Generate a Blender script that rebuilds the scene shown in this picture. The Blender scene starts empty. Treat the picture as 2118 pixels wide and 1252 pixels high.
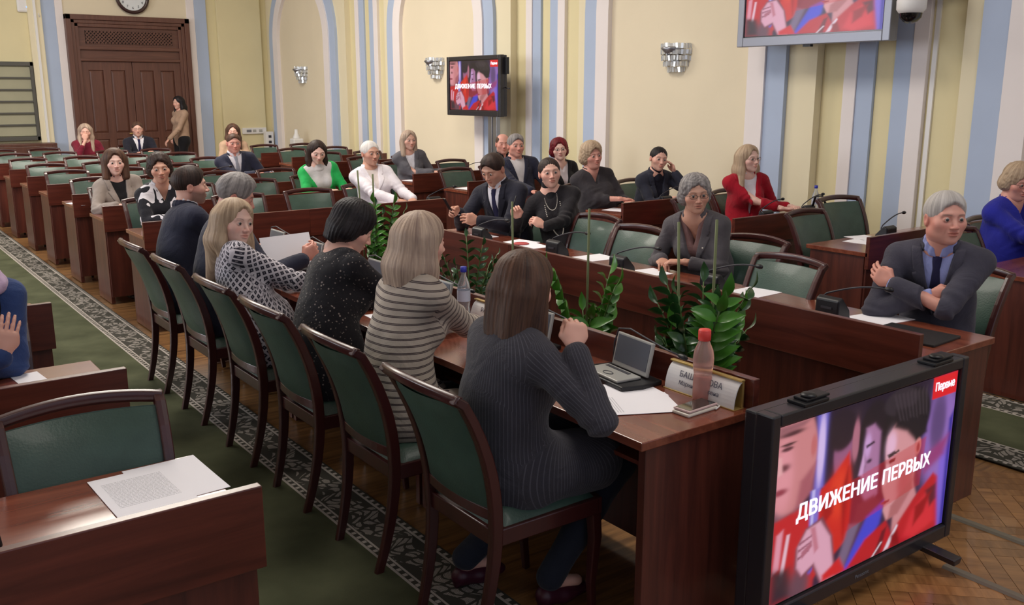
import bpy, math, random
import numpy as np
from mathutils import Vector, Matrix, Euler
PI = math.pi
random.seed(7); np.random.seed(7)
SC = bpy.context.scene
COL = SC.collection
# ------------------------------------------------------------------ camera
CAM_H, FPX = 1.85, 1936.0
PITCH = math.atan2(440, 1936); AZ = math.atan2(1459, 1985)
cam_d = bpy.data.cameras.new('camera'); cam = bpy.data.objects.new('camera', cam_d); COL.objects.link(cam)
cam.location = (0, 0, CAM_H)
cam.rotation_euler = Euler((PI/2 - PITCH, 0, -AZ), 'XYZ')
cam_d.sensor_width = 36.0; cam_d.lens = FPX/2118*36.0
cam_d.clip_start = .05; cam_d.clip_end = 100
SC.camera = cam
# ------------------------------------------------------------------ world, lights, exposure
SC.view_settings.view_transform = 'Standard'; SC.view_settings.look = 'None'
SC.view_settings.exposure = 0.12; SC.view_settings.gamma = 1.0
SC.view_settings.use_curve_mapping = False
W = bpy.data.worlds.new('world'); SC.world = W; W.use_nodes = True
W.node_tree.nodes['Background'].inputs[0].default_value = (.80, .84, 1.0, 1)
W.node_tree.nodes['Background'].inputs[1].default_value = .52
def area(name, loc, rot, sx, sy, power, col):
    l = bpy.data.lights.new(name, 'AREA'); l.shape = 'RECTANGLE'; l.size = sx; l.size_y = sy; l.energy = power; l.color = col
    o = bpy.data.objects.new(name, l); COL.objects.link(o); o.location = loc; o.rotation_euler = rot
    return o
area('ceiling_chandelier_light', (3.2, 12.5, 5.2), (0, 0, 0), 2.6, 2.6, 330, (1, .93, .82))
area('ceiling_chandelier_light', (2.6, 6.6, 5.2), (0, 0, 0), 2.2, 2.2, 170, (1, .93, .84))
area('ceiling_chandelier_light', (3.4, .6, 5.2), (0, 0, 0), 2.2, 2.2, 70, (1, .94, .86))
area('window_daylight', (-4.7, 13.5, 2.9), (0, -PI/2 + .0, 0), 3.0, 2.2, 150, (.86, .91, 1))
area('window_daylight', (-4.7, 8.5, 2.9), (0, -PI/2 + .0, 0), 3.0, 2.2, 150, (.86, .91, 1))

# ------------------------------------------------------------------ scene helpers
def link(o, parent=None):
    COL.objects.link(o)
    if parent is not None: o.parent = parent
    return o
def tag(o, label=None, cat=None, group=None, kind=None):
    if label: o['label'] = label
    if cat: o['category'] = cat
    if group: o['group'] = group
    if kind: o['kind'] = kind
    return o
def empty(name, loc=(0, 0, 0), rz=0):
    o = bpy.data.objects.new(name, None); o.location = loc; o.rotation_euler = (0, 0, rz); o.empty_display_size = .1
    return link(o)
def copy_tree(o, parent=None):
    c = o.copy(); COL.objects.link(c)
    if parent is not None: c.parent = parent
    for ch in list(o.children): copy_tree(ch, c)
    return c
class MB:
    def __init__(s): s.v = []; s.f = []; s.m = []; s.sm = []
    def add(s, vs, fs, mi=0, smooth=False):
        b = len(s.v); s.v.extend([tuple(map(float, p)) for p in vs])
        for f in fs: s.f.append(tuple(b+i for i in f)); s.m.append(mi); s.sm.append(smooth)
        return s
    def box(s, lo, hi, mi=0, M=None):
        x0, y0, z0 = lo; x1, y1, z1 = hi
        vs = [(x0,y0,z0),(x1,y0,z0),(x1,y1,z0),(x0,y1,z0),(x0,y0,z1),(x1,y0,z1),(x1,y1,z1),(x0,y1,z1)]
        if M is not None: vs = [M @ Vector(p) for p in vs]
        return s.add(vs, [(0,3,2,1),(4,5,6,7),(0,1,5,4),(1,2,6,5),(2,3,7,6),(3,0,4,7)], mi)
    def sweep(s, path, sec, mi=0, smooth=False, side=(1, 0, 0), scale=None, closed=False):
        """sec: closed 2D section (a,b) placed with a along 'side' and b along the in-plane normal."""
        P = [Vector(p) for p in path]; n = len(P); k = len(sec); vs = []
        for i, p in enumerate(P):
            t = (P[(i+1) % n] - P[i-1]) if closed else (P[min(i+1, n-1)] - P[max(i-1, 0)])
            t.normalize(); sd = Vector(side); sd = (sd - t*sd.dot(t)).normalized(); nn = t.cross(sd)
            q = scale[i] if scale else 1
            if not isinstance(q, tuple): q = (q, q)
            for a, b in sec: vs.append(p + sd*a*q[0] + nn*b*q[1])
        fs = []
        for i in range(n if closed else n-1):
            j = (i+1) % n
            for a in range(k): b = (a+1) % k; fs.append((i*k+a, i*k+b, j*k+b, j*k+a))
        if not closed:
            fs.append(tuple(range(k-1, -1, -1))); fs.append(tuple((n-1)*k+i for i in range(k)))
        return s.add(vs, fs, mi, smooth)
    def tube(s, path, r, seg=8, mi=0, scale=None, closed=False):
        sec = [(r*math.cos(2*PI*i/seg), r*math.sin(2*PI*i/seg)) for i in range(seg)]
        d = Vector(path[-1]) - Vector(path[0])
        side = (1, 0, 0) if abs(d.x) < .8*d.length or d.length < 1e-6 else (0, 1, 0)
        if abs(d.z) < .3*d.length: side = (0, 0, 1)
        return s.sweep(path, sec, mi, True, side, scale, closed)
    def lathe(s, prof, seg=20, mi=0, c=(0, 0, 0), M=None, mis=None):
        vs = []; n = len(prof)
        for r, z in prof:
            for i in range(seg):
                a = 2*PI*i/seg; p = Vector((c[0]+r*math.cos(a), c[1]+r*math.sin(a), c[2]+z))
                vs.append(M @ p if M is not None else p)
        for j in range(n-1):
            fs = []
            for i in range(seg): k = (i+1) % seg; fs.append((j*seg+i, j*seg+k, (j+1)*seg+k, (j+1)*seg+i))
            if j == 0: s_b = len(s.v); s.add(vs, fs, mis[j] if mis else mi, True)
            else:
                for f in fs: s.f.append(tuple(s_b+q for q in f)); s.m.append(mis[j] if mis else mi); s.sm.append(True)
        return s
    def prism(s, poly, lo, hi, axis=2, mi=0):
        """polygon in the two other axes extruded along axis"""
        def pt(a, b, c):
            return {0: (c, a, b), 1: (a, c, b), 2: (a, b, c)}[axis]
        n = len(poly); vs = [pt(a, b, lo) for a, b in poly] + [pt(a, b, hi) for a, b in poly]
        fs = [tuple(range(n-1, -1, -1)), tuple(range(n, 2*n))] + [(i, (i+1) % n, n+(i+1) % n, n+i) for i in range(n)]
        return s.add(vs, fs, mi)
    def mesh(s, name, mats):
        me = bpy.data.meshes.new(name); me.from_pydata(s.v, [], s.f)
        for m in (mats if isinstance(mats, (list, tuple)) else [mats]): me.materials.append(m)
        me.polygons.foreach_set('material_index', s.m); me.polygons.foreach_set('use_smooth', s.sm)
        import bmesh
        bm = bmesh.new(); bm.from_mesh(me); bmesh.ops.recalc_face_normals(bm, faces=bm.faces); bm.to_mesh(me); bm.free()
        me.update(); return me
    def build(s, name, mats, parent=None, bevel=0, loc=None, rz=None):
        o = bpy.data.objects.new(name, s.mesh(name, mats)); link(o, parent)
        if bevel:
            b = o.modifiers.new('bevel', 'BEVEL'); b.width = bevel; b.segments = 2; b.limit_method = 'ANGLE'; b.angle_limit = .9
        if loc is not None: o.location = loc
        if rz is not None: o.rotation_euler[2] = rz
        return o
def boxobj(name, lo, hi, mat, parent=None, bevel=0): return MB().box(lo, hi).build(name, mat, parent, bevel)

# ------------------------------------------------------------------ materials
def S(r, g, b):
    f = lambda c: ((c/255+.055)/1.055)**2.4 if c > 10.3 else c/255/12.92
    return (f(r), f(g), f(b), 1)
MATS = {}
def nodes(name):
    m = bpy.data.materials.new(name); m.use_nodes = True; nt = m.node_tree; b = nt.nodes['Principled BSDF']
    MATS[name] = m; return m, nt, b
def nd(nt, t, **k):
    n = nt.nodes.new(t)
    for a, v in k.items():
        if isinstance(a, str) and a.startswith('i_'): n.inputs[a[2:].replace('_', ' ')].default_value = v
        else: setattr(n, a, v)
    return n
def mat(name, col, rough=.6, metal=0, noise=0, nscale=8, bump=0, bscale=60, coat=0, trans=0, ior=1.45, emit=0, sheen=0, spec=.5, alpha=1, stretch=None):
    m, nt, b = nodes(name)
    b.inputs['Base Color'].default_value = col; b.inputs['Roughness'].default_value = rough; b.inputs['Metallic'].default_value = metal
    b.inputs['Coat Weight'].default_value = coat; b.inputs['Coat Roughness'].default_value = .12
    b.inputs['Transmission Weight'].default_value = trans; b.inputs['IOR'].default_value = ior
    b.inputs['Sheen Weight'].default_value = sheen; b.inputs['Specular IOR Level'].default_value = spec; b.inputs['Alpha'].default_value = alpha
    if emit: b.inputs['Emission Color'].default_value = col; b.inputs['Emission Strength'].default_value = emit
    tc = nd(nt, 'ShaderNodeTexCoord'); vec = tc.outputs['Object']
    if stretch:
        mp = nd(nt, 'ShaderNodeMapping'); mp.inputs['Scale'].default_value = stretch; nt.links.new(vec, mp.inputs[0]); vec = mp.outputs[0]
    if noise:
        n = nd(nt, 'ShaderNodeTexNoise', i_Scale=nscale, i_Detail=6.0); nt.links.new(vec, n.inputs['Vector'])
        r = nd(nt, 'ShaderNodeValToRGB'); c = np.array(col[:3])
        r.color_ramp.elements[0].position = .3; r.color_ramp.elements[1].position = .7
        r.color_ramp.elements[0].color = tuple(c*(1-noise))+(1,); r.color_ramp.elements[1].color = tuple(np.minimum(c*(1+noise), 1))+(1,)
        nt.links.new(n.outputs['Fac'], r.inputs[0]); nt.links.new(r.outputs[0], b.inputs['Base Color'])
    if bump:
        n2 = nd(nt, 'ShaderNodeTexNoise', i_Scale=bscale, i_Detail=3.0); nt.links.new(vec, n2.inputs['Vector'])
        bp = nd(nt, 'ShaderNodeBump', i_Strength=bump, i_Distance=.004); nt.links.new(n2.outputs['Fac'], bp.inputs['Height']); nt.links.new(bp.outputs[0], b.inputs['Normal'])
    return m
def wood(name, c1, c2, rough=.32, axis='X', scale=1.0, coat=.35):
    m, nt, b = nodes(name)
    tc = nd(nt, 'ShaderNodeTexCoord'); mp = nd(nt, 'ShaderNodeMapping')
    sc = {'X': (.7, 9, 9), 'Y': (9, .7, 9), 'Z': (9, 9, .7)}[axis]
    mp.inputs['Scale'].default_value = tuple(v*scale for v in sc)
    nt.links.new(tc.outputs['Object'], mp.inputs[0])
    n = nd(nt, 'ShaderNodeTexNoise', i_Scale=2.2, i_Detail=8.0, i_Roughness=.62, i_Distortion=.6); nt.links.new(mp.outputs[0], n.inputs['Vector'])
    r = nd(nt, 'ShaderNodeValToRGB'); r.color_ramp.elements[0].position = .32; r.color_ramp.elements[1].position = .7
    r.color_ramp.elements[0].color = c1; r.color_ramp.elements[1].color = c2
    nt.links.new(n.outputs['Fac'], r.inputs[0]); nt.links.new(r.outputs[0], b.inputs['Base Color'])
    b.inputs['Roughness'].default_value = rough; b.inputs['Coat Weight'].default_value = coat; b.inputs['Coat Roughness'].default_value = .18
    n3 = nd(nt, 'ShaderNodeTexNoise', i_Scale=14.0, i_Detail=2.0); nt.links.new(mp.outputs[0], n3.inputs['Vector'])
    bp = nd(nt, 'ShaderNodeBump', i_Strength=.08, i_Distance=.002); nt.links.new(n3.outputs['Fac'], bp.inputs['Height']); nt.links.new(bp.outputs[0], b.inputs['Normal'])
    return m
CH1, CH2 = S(72, 30, 22), S(108, 50, 37)
M_wood = wood('cherry_wood', CH1, CH2)
M_woodz = wood('cherry_wood_upright', S(66, 29, 23), S(102, 49, 37), axis='Z', rough=.4)
M_top = wood('cherry_desktop', S(104, 50, 36), S(140, 76, 55), rough=.22, coat=.5)
M_chairw = wood('mahogany_chair', S(52, 20, 20), S(70, 29, 27), rough=.32, coat=.35, axis='Z', scale=.5)
M_door = wood('door_wood', S(86, 52, 41), S(106, 67, 53), axis='Z', rough=.45, coat=.15)
M_doorx = wood('door_wood_cross', S(86, 52, 41), S(106, 67, 53), axis='X', rough=.45, coat=.15)
M_green = mat('green_leather', S(58, 80, 70), .42, noise=.12, nscale=14, bump=.25, bscale=140, coat=.1)
M_black = mat('black_plastic', S(24, 24, 28), .4)
M_blackg = mat('black_glossy_plastic', S(15, 15, 18), .18, coat=.5)
M_darkgrey = mat('dark_grey_plastic', S(52, 52, 60), .5)
M_grey = mat('grey_plastic', S(120, 122, 130), .45)
M_silver = mat('silver_plastic', S(176, 176, 172), .35, metal=.3)
M_metal = mat('brushed_metal', S(170, 172, 180), .3, metal=.9)
M_white = mat('white_plastic', S(232, 230, 228), .45)
M_paper = mat('white_paper', S(246, 244, 250), .8, spec=.2)
M_gold = mat('gold_trim', S(190, 160, 96), .35, metal=.6)
# ------------------------------------------------------------------ floor: herringbone parquet blocks near the camera
XW, YW, ZC, XL = 7.65, 18.8, 5.6, -5.0
def parquet_material(name):
    m, nt, b = nodes(name)
    tc = nd(nt, 'ShaderNodeTexCoord'); mp = nd(nt, 'ShaderNodeMapping'); mp.inputs['Scale'].default_value = (10, 1.2, 4)
    oi = nd(nt, 'ShaderNodeObjectInfo'); ad = nd(nt, 'ShaderNodeVectorMath', operation='ADD')
    nt.links.new(tc.outputs['Object'], mp.inputs[0]); nt.links.new(mp.outputs[0], ad.inputs[0]); 
    sc = nd(nt, 'ShaderNodeMath', operation='MULTIPLY'); sc.inputs[1].default_value = 40; nt.links.new(oi.outputs['Random'], sc.inputs[0]); nt.links.new(sc.outputs[0], ad.inputs[1])
    n = nd(nt, 'ShaderNodeTexNoise', i_Scale=3.0, i_Detail=6.0, i_Roughness=.6); nt.links.new(ad.outputs[0], n.inputs['Vector'])
    r = nd(nt, 'ShaderNodeValToRGB'); r.color_ramp.elements[0].position = .3; r.color_ramp.elements[1].position = .72
    r.color_ramp.elements[0].color = S(124, 84, 48); r.color_ramp.elements[1].color = S(174, 126, 78); nt.links.new(n.outputs['Fac'], r.inputs[0])
    hs = nd(nt, 'ShaderNodeHueSaturation'); mr = nd(nt, 'ShaderNodeMapRange'); mr.inputs[3].default_value = .72; mr.inputs[4].default_value = 1.18
    nt.links.new(oi.outputs['Random'], mr.inputs[0]); nt.links.new(mr.outputs[0], hs.inputs['Value']); nt.links.new(r.outputs[0], hs.inputs['Color'])
    nt.links.new(hs.outputs[0], b.inputs['Base Color']); b.inputs['Roughness'].default_value = .3; b.inputs['Coat Weight'].default_value = .25
    return m
M_parq = parquet_material('parquet_oak')
M_parqf = wood('parquet_base', S(92, 62, 36), S(160, 116, 70), rough=.35, scale=1.5)
floor = boxobj('floor', (XL, -3, -.1), (XW, YW, -.008), M_parqf); tag(floor, kind='structure')
# herringbone: blocks 0.42 x 0.07 laid at 45 degrees to the room
L, Wd = .42, .07
proto = None; cnt = 0
pm = MB().box((-L/2+.001, -Wd/2+.001, -.008), (L/2-.001, Wd/2-.001, 0)).mesh('plank', M_parq)
cells = []
for i in range(-30, 60):
    for j in range(-30, 60):
        # herringbone lattice
        for t in (0, 1):
            if t == 0: cx, cy, a = i*Wd + j*L + L/2 - 0*Wd, i*Wd - j*L*0 + Wd/2, 0
            else: cx, cy, a = i*Wd + j*L*1 + Wd/2 + L*0, i*Wd + Wd + L/2, PI/2
            cells.append((cx, cy, a, j, i))
def in_region(x, y):
    if -0.3 < x < .0: return False
    return (2.55 < x < 4.66 and .35 < y < 2.2)
placed = []
# true herringbone: horizontal blocks at (k*W + 2nL', k*W), vertical beside them
for k in range(-160, 160):
    for n in range(-14, 14):
        for t in (0, 1):
            if t == 0: lx, ly, a = k*Wd + n*2*L + L/2, k*Wd + Wd/2, 0
            else: lx, ly, a = k*Wd + n*2*L + L + Wd/2, k*Wd + L/2 - L + Wd, PI/2
            wx = (lx - ly)*.70711 + 3.4; wy = (lx + ly)*.70711 + 1.3
            if in_region(wx, wy): placed.append((wx, wy, a + PI/4))
placed.sort(key=lambda p: (p[0]-3.4)**2 + (p[1]-1.2)**2)
for wx, wy, a in placed[:290]:
    o = bpy.data.objects.new('plank', pm); link(o, floor); o.location = (wx, wy, 0.0); o.rotation_euler[2] = a
# ------------------------------------------------------------------ carpets
def carpet_material(name, xa, xb):
    """green runner with a leaf-scroll border band at both sides, object space x across (metres)"""
    m, nt, b = nodes(name); Lk = nt.links.new
    tc = nd(nt, 'ShaderNodeTexCoord'); sx = nd(nt, 'ShaderNodeSeparateXYZ'); Lk(tc.outputs['Object'], sx.inputs[0])
    def M(op, a, bb=None, cc=None):
        n = nd(nt, 'ShaderNodeMath', operation=op)
        for i, v in enumerate((a, bb, cc)):
            if v is None: continue
            if isinstance(v, (int, float)): n.inputs[i].default_value = v
            else: Lk(v, n.inputs[i])
        return n.outputs[0]
    half = (xb-xa)/2
    ax = M('ABSOLUTE', sx.outputs['X']); d = M('SUBTRACT', half, ax)       # distance from the edge
    y = sx.outputs['Y']
    # band coordinate 0..1 in the border (0.03..0.24)
    q = M('DIVIDE', M('SUBTRACT', d, .045), .165)
    inb = M('MULTIPLY', M('GREATER_THAN', q, 0), M('LESS_THAN', q, 1))
    # leafy scroll: two counter-phase sine stems with leaf shapes (voronoi stretched)
    stem = M('SINE', M('MULTIPLY', y, 21.0)); off = M('SUBTRACT', M('SUBTRACT', q, .5), M('MULTIPLY', stem, .2))
    cv = nd(nt, 'ShaderNodeCombineXYZ'); Lk(M('ADD', M('MULTIPLY', off, 4.2), M('MULTIPLY', M('SINE', M('MULTIPLY', y, 42.)), .5)), cv.inputs[0]); Lk(M('MULTIPLY', y, 17), cv.inputs[1])
    vo = nd(nt, 'ShaderNodeTexVoronoi', feature='DISTANCE_TO_EDGE', i_Scale=1.0, i_Randomness=.55); Lk(cv.outputs[0], vo.inputs['Vector'])
    wv = nd(nt, 'ShaderNodeTexWave', i_Scale=2.4, i_Distortion=6.0, i_Detail=2.0); Lk(cv.outputs[0], wv.inputs['Vector'])
    leaf = M('MULTIPLY', M('GREATER_THAN', vo.outputs['Distance'], .13), M('GREATER_THAN', wv.outputs['Fac'], .30))
    flower = M('MULTIPLY', leaf, M('LESS_THAN', M('ABSOLUTE', off), .40))
    line1 = M('COMPARE', d, .035, .006); line2 = M('COMPARE', d, .218, .005); line3 = M('COMPARE', d, .252, .006)
    dash = M('MULTIPLY', M('MULTIPLY', M('GREATER_THAN', d, .226), M('LESS_THAN', d, .244)), M('GREATER_THAN', M('SINE', M('MULTIPLY', y, 130)), .25))
    dash2 = M('MULTIPLY', M('MULTIPLY', M('GREATER_THAN', d, .010), M('LESS_THAN', d, .028)), M('GREATER_THAN', M('SINE', M('MULTIPLY', y, 130)), .25))
    pat = M('MAXIMUM', M('MULTIPLY', flower, inb), M('MAXIMUM', M('MAXIMUM', line1, line2), M('MAXIMUM', line3, M('MAXIMUM', dash, dash2))))
    border = M('LESS_THAN', d, .258)
    nz = nd(nt, 'ShaderNodeTexNoise', i_Scale=3.0, i_Detail=5.0); Lk(tc.outputs['Object'], nz.inputs['Vector'])
    cr = nd(nt, 'ShaderNodeValToRGB'); cr.color_ramp.elements[0].color = S(60, 63, 45); cr.color_ramp.elements[1].color = S(86, 89, 67)
    cr.color_ramp.elements[0].position = .3; cr.color_ramp.elements[1].position = .7; Lk(nz.outputs['Fac'], cr.inputs[0])
    m1 = nd(nt, 'ShaderNodeMix', data_type='RGBA'); Lk(border, m1.inputs[0]); Lk(cr.outputs[0], m1.inputs[6]); m1.inputs[7].default_value = S(64, 62, 56)
    m2 = nd(nt, 'ShaderNodeMix', data_type='RGBA'); Lk(pat, m2.inputs[0]); Lk(m1.outputs[2], m2.inputs[6]); m2.inputs[7].default_value = S(166, 158, 150)
    Lk(m2.outputs[2], b.inputs['Base Color']); b.inputs['Roughness'].default_value = .95; b.inputs['Specular IOR Level'].default_value = .1
    n2 = nd(nt, 'ShaderNodeTexNoise', i_Scale=260.0); Lk(tc.outputs['Object'], n2.inputs['Vector'])
    bp = nd(nt, 'ShaderNodeBump', i_Strength=.5, i_Distance=.003); Lk(n2.outputs['Fac'], bp.inputs['Height']); Lk(bp.outputs[0], b.inputs['Normal'])
    return m
for xa, xb, ya, yb, lb in ((.70, 1.865, -2.5, 17.5, 'long green carpet runner with leaf-scroll border between front left desks and middle tables'),
                           (4.62, 5.66, -2.5, 17.5, 'green carpet runner with leaf-scroll border at right, behind the free-standing television')):
    o = MB().box((-(xb-xa)/2, -(yb-ya)/2, 0), ((xb-xa)/2, (yb-ya)/2, .008)).build('carpet_runner', carpet_material('runner_weave', xa, xb), None, .003)
    o.location = ((xa+xb)/2, (ya+yb)/2, 0); tag(o, lb, 'carpet')
for x, y0, y1, lb in ((3.40, .2, 1.72, 'grey cable strip on the parquet passing just right of the television foot'), (3.85, .2, 2.15, 'grey cable strip on the parquet further right, nearer the far table')):
    s = MB(); s.prism([(-.022, 0), (.022, 0), (.014, .009), (-.014, .009)], y0, y1, axis=1)
    o = s.build('cable_cover', mat('strip_grey', S(120, 112, 98), .6)); o.location = (x, 0, .0005); tag(o, lb, 'cable cover', 'cable strips on the parquet')
# ------------------------------------------------------------------ walls
M_cream = mat('plaster_cream', S(230, 217, 190), .85, noise=.03, nscale=1.2, bump=.15, bscale=30)
M_yel = mat('plaster_yellow', S(226, 214, 172), .85, noise=.03, nscale=1.5, bump=.15, bscale=30)
M_pale = mat('plaster_pale', S(232, 221, 190), .85, noise=.02, nscale=1.5)
M_blue = mat('plaster_blue', S(178, 192, 216), .85, noise=.02, nscale=2)
M_wht = mat('plaster_white', S(236, 228, 226), .85, noise=.02, nscale=2)
M_ceil = mat('ceiling_white', S(235, 232, 224), .9)
ceiling = tag(boxobj('ceiling', (XL, -3, ZC), (XW+.4, YW+.3, ZC+.15), M_ceil), kind='structure')
wl = MB()
wl.box((XL-.2, -3, 0), (XL, YW, 1.1)); wl.box((XL-.2, -3, 4.6), (XL, YW, ZC))
ys = [-3, 1.0, 3.2, 6.0, 8.2, 11.0, 13.2, 16.0, 18.0]
for a, b in zip([-3, 3.2, 8.2, 13.2, 18.0], [1.0, 6.0, 11.0, 16.0, YW]): wl.box((XL-.2, a, 1.1), (XL, b, 4.6))
tag(wl.build('wall_left', M_cream), kind='structure')
M_pane = mat('window_daylight_pane', (.8, .88, 1, 1), .2, emit=1.2)
k = 0
for a, b in ((1.0, 3.2), (6.0, 8.2), (11.0, 13.2), (16.0, 18.0)):
    k += 1
    w = MB(); w.box((XL-.12, a, 1.1), (XL-.05, a+.08, 4.6)); w.box((XL-.12, b-.08, 1.1), (XL-.05, b, 4.6)); w.box((XL-.12, a, 1.1), (XL-.05, b, 1.18)); w.box((XL-.12, a, 4.52), (XL-.05, b, 4.6))
    w.box((XL-.12, (a+b)/2-.04, 1.18), (XL-.05, (a+b)/2+.04, 4.52))
    wo = w.build('window_%d' % k, M_white); tag(wo, kind='structure')
    MB().box((XL-.10, a+.08, 1.18), (XL-.09, b-.08, 4.52)).build('pane', M_pane, wo)
# back wall (door side)
bw = MB(); bw.box((XL, YW, 0), (XW+.3, YW+.2, ZC)); bwo = bw.build('wall_back', M_yel); tag(bwo, kind='structure')
def strip(par, x0, x1, y0, y1, z0, z1, m, name='molding', bev=0): return MB().box((x0, y0, z0), (x1, y1, z1)).build(name, m, par, bev)
strip(bwo, 3.86, 6.05, YW-.03, YW, 0, ZC, M_cream, 'door_surround')
for a, b, m in ((6.05, 6.20, M_wht), (6.20, 6.43, M_blue), (3.73, 3.86, M_wht), (3.50, 3.73, M_blue)): strip(bwo, a, b, YW-.05, YW, 0, ZC, m, 'painted_band', .006)
strip(bwo, 6.62, 7.50, YW-.09, YW, 0, ZC, M_yel, 'pilaster', .008); strip(bwo, 3.28, 3.50, YW-.09, YW, 0, ZC, M_pale, 'pilaster', .008)
strip(bwo, 3.37, 3.41, YW-.115, YW-.09, .8, ZC, M_white, 'conduit')
# side wall (arched bays) face x = XW, niches recessed
D = .12; cs = [14.63, 9.78, 4.93, .08]
sw = MB(); sw.box((XW+D, -3, 0), (XW+D+.2, YW+.2, ZC))
edges = [YW] + [e for c in cs for e in (c+.66, c-.74)] + [-3]
for i in range(0, len(edges), 2): sw.box((XW, edges[i+1], 0), (XW+D, edges[i], ZC))
swo = sw.build('wall_right', M_pale); tag(swo, kind='structure')
for c in cs:
    for a, b, m in ((.66, .40, M_yel), (.40, .27, M_wht), (.27, .10, M_blue), (.10, -.09, M_yel), (-.09, -.26, M_blue), (-.26, -.40, M_wht), (-.40, -.74, M_yel)):
        p = .05 if m in (M_blue,) else (.065 if m is M_wht else .02)
        strip(swo, XW+D-p, XW+D, c+b, c+a, 0, ZC, m, 'painted_band', .004)
def arch_band(par, yc, r0, r1, zs, x0, x1, m, name):
    """band between radii r0>r1, legs to the floor"""
    pts = []; n = 28
    out = [(yc+r0, 0)] + [(yc+r0*math.cos(PI*i/n), zs+r0*math.sin(PI*i/n)) for i in range(n+1)] + [(yc-r0, 0)]
    inn = [(yc+r1, 0)] + [(yc+r1*math.cos(PI*i/n), zs+r1*math.sin(PI*i/n)) for i in range(n+1)] + [(yc-r1, 0)]
    s = MB(); k = len(out); vs = []
    for x in (x0, x1):
        vs += [(x, a, b) for a, b in out] + [(x, a, b) for a, b in inn]
    fs = []
    for i in range(k-1):
        fs += [(i, i+1, k+i+1, k+i), (2*k+i, 3*k+i, 3*k+i+1, 2*k+i+1), (i, 2*k+i, 2*k+i+1, i+1), (k+i, k+i+1, 3*k+i+1, 3*k+i)]
    s.add(vs, fs); return s.build(name, m, par)
for yc in (17.08, 12.25, 7.39, 2.55):
    arch_band(swo, yc, 1.48, 1.25, 2.75, XW-.05, XW+.001, M_blue, 'arch_band')
    arch_band(swo, yc, 1.25, 1.04, 2.75, XW-.075, XW+.001, M_wht, 'arch_band')
    n = 28; s = MB(); poly = [(yc+1.05, 0)] + [(yc+1.05*math.cos(PI*i/n), 2.75+1.05*math.sin(PI*i/n)) for i in range(n+1)] + [(yc-1.05, 0)]
    s.prism(poly, XW-.012, XW+.001, axis=0); s.build('arch_field', M_cream, swo)
tag(boxobj('baseboard_right', (XW-.10, -3, 0), (XW, YW, .14), M_woodz), kind='structure')
tag(MB().box((XL, YW-.11, 0), (3.8, YW, .14)).box((6.15, YW-.11, 0), (XW-.1, YW, .14)).build('baseboard_back', M_woodz), kind='structure')
# ------------------------------------------------------------------ the panelled door with its lattice transom
dx0, dx1, dz = 3.86, 6.05, 3.17
yd = YW-.03
door = empty('door_1', ((dx0+dx1)/2, yd, 0)); tag(door, 'tall dark wooden double door with lattice transom under the clock', 'door', kind='structure')
door.location = (0, 0, 0)
fr = MB()
for o_, t in ((0, .09), (.09, .06), (.15, .045)):
    w_ = .09 if o_ == 0 else .06
    a0, a1, zt = dx0+o_, dx1-o_, dz-o_
    fr.box((a0, yd-t-.05, 0), (a0+w_, yd, zt)); fr.box((a1-w_, yd-t-.05, 0), (a1, yd, zt)); fr.box((a0, yd-t-.05, zt-w_), (a1, yd, zt))
fr.build('door_frame', M_door, door, .006)
ix0, ix1 = dx0+.2, dx1-.2
boxobj('transom_board', (ix0, yd-.05, 2.36), (ix1, yd, dz-.2), M_doorx, door)
boxobj('transom_rail', (ix0, yd-.10, 2.56), (ix1, yd-.03, 2.62), M_doorx, door, .008)
boxobj('transom_rail', (ix0, yd-.10, 2.36), (ix1, yd-.03, 2.41), M_doorx, door, .008)
gx0, gx1, gz0, gz1 = ix0+.12, ix1-.12, 2.67, 2.90
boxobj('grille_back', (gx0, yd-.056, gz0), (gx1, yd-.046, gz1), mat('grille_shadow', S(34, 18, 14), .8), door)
g = MB(); p = .062; hgt = gz1-gz0
i = gx0-hgt
while i < gx1:
    for sgn in (1, -1):
        a = i; 
        xa, xb = (a, a+hgt) if sgn > 0 else (a+hgt, a)
        # clip to the opening
        za, zb = gz0, gz1
        def clip(xa, za, xb, zb):
            pts = []
            for t in np.linspace(0, 1, 25):
                x = xa+(xb-xa)*t; z = za+(zb-za)*t
                if gx0 <= x <= gx1: pts.append((x, z))
            return (pts[0], pts[-1]) if len(pts) > 1 else None
        c_ = clip(xa, za, xb, zb)
        if c_: g.sweep([(c_[0][0], yd-.065-.004*sgn, c_[0][1]), (c_[1][0], yd-.065-.004*sgn, c_[1][1])], [(-.004, -.009), (.004, -.009), (.004, .009), (-.004, .009)], side=(0, 1, 0))
    i += p
g.build('grille', M_door, door)
mid = (ix0+ix1)/2
for a, b in ((ix0, mid-.004), (mid+.004, ix1)):
    leaf = MB(); wd = b-a
    leaf.box((a, yd-.03, 0), (b, yd, 2.36)); 
    st = .13
    for u in (a, a+wd/2-st/2, b-st): leaf.box((u, yd-.055, 0), (u+st, yd-.03, 2.36))
    for z0, z1 in ((0, .22), (2.20, 2.36), (.95, 1.07)):
        leaf.box((a, yd-.0545, z0), (b, yd-.03, z1))
    lf = leaf.build('door_leaf', M_door, door, .006)
    for u0, u1 in ((a+st, a+wd/2-st/2), (a+wd/2+st/2, b-st)):
        for z0, z1 in ((.22, .95), (1.07, 2.20)):
            pn = MB(); e = .035
            vs = [(u0, yd-.031, z0), (u1, yd-.031, z0), (u1, yd-.031, z1), (u0, yd-.031, z1), (u0+e, yd-.047, z0+e), (u1-e, yd-.047, z0+e), (u1-e, yd-.047, z1-e), (u0+e, yd-.047, z1-e)]
            pn.add(vs, [(0, 1, 5, 4), (1, 2, 6, 5), (2, 3, 7, 6), (3, 0, 4, 7), (4, 5, 6, 7)]); pn.build('panel', M_door, lf)
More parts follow.
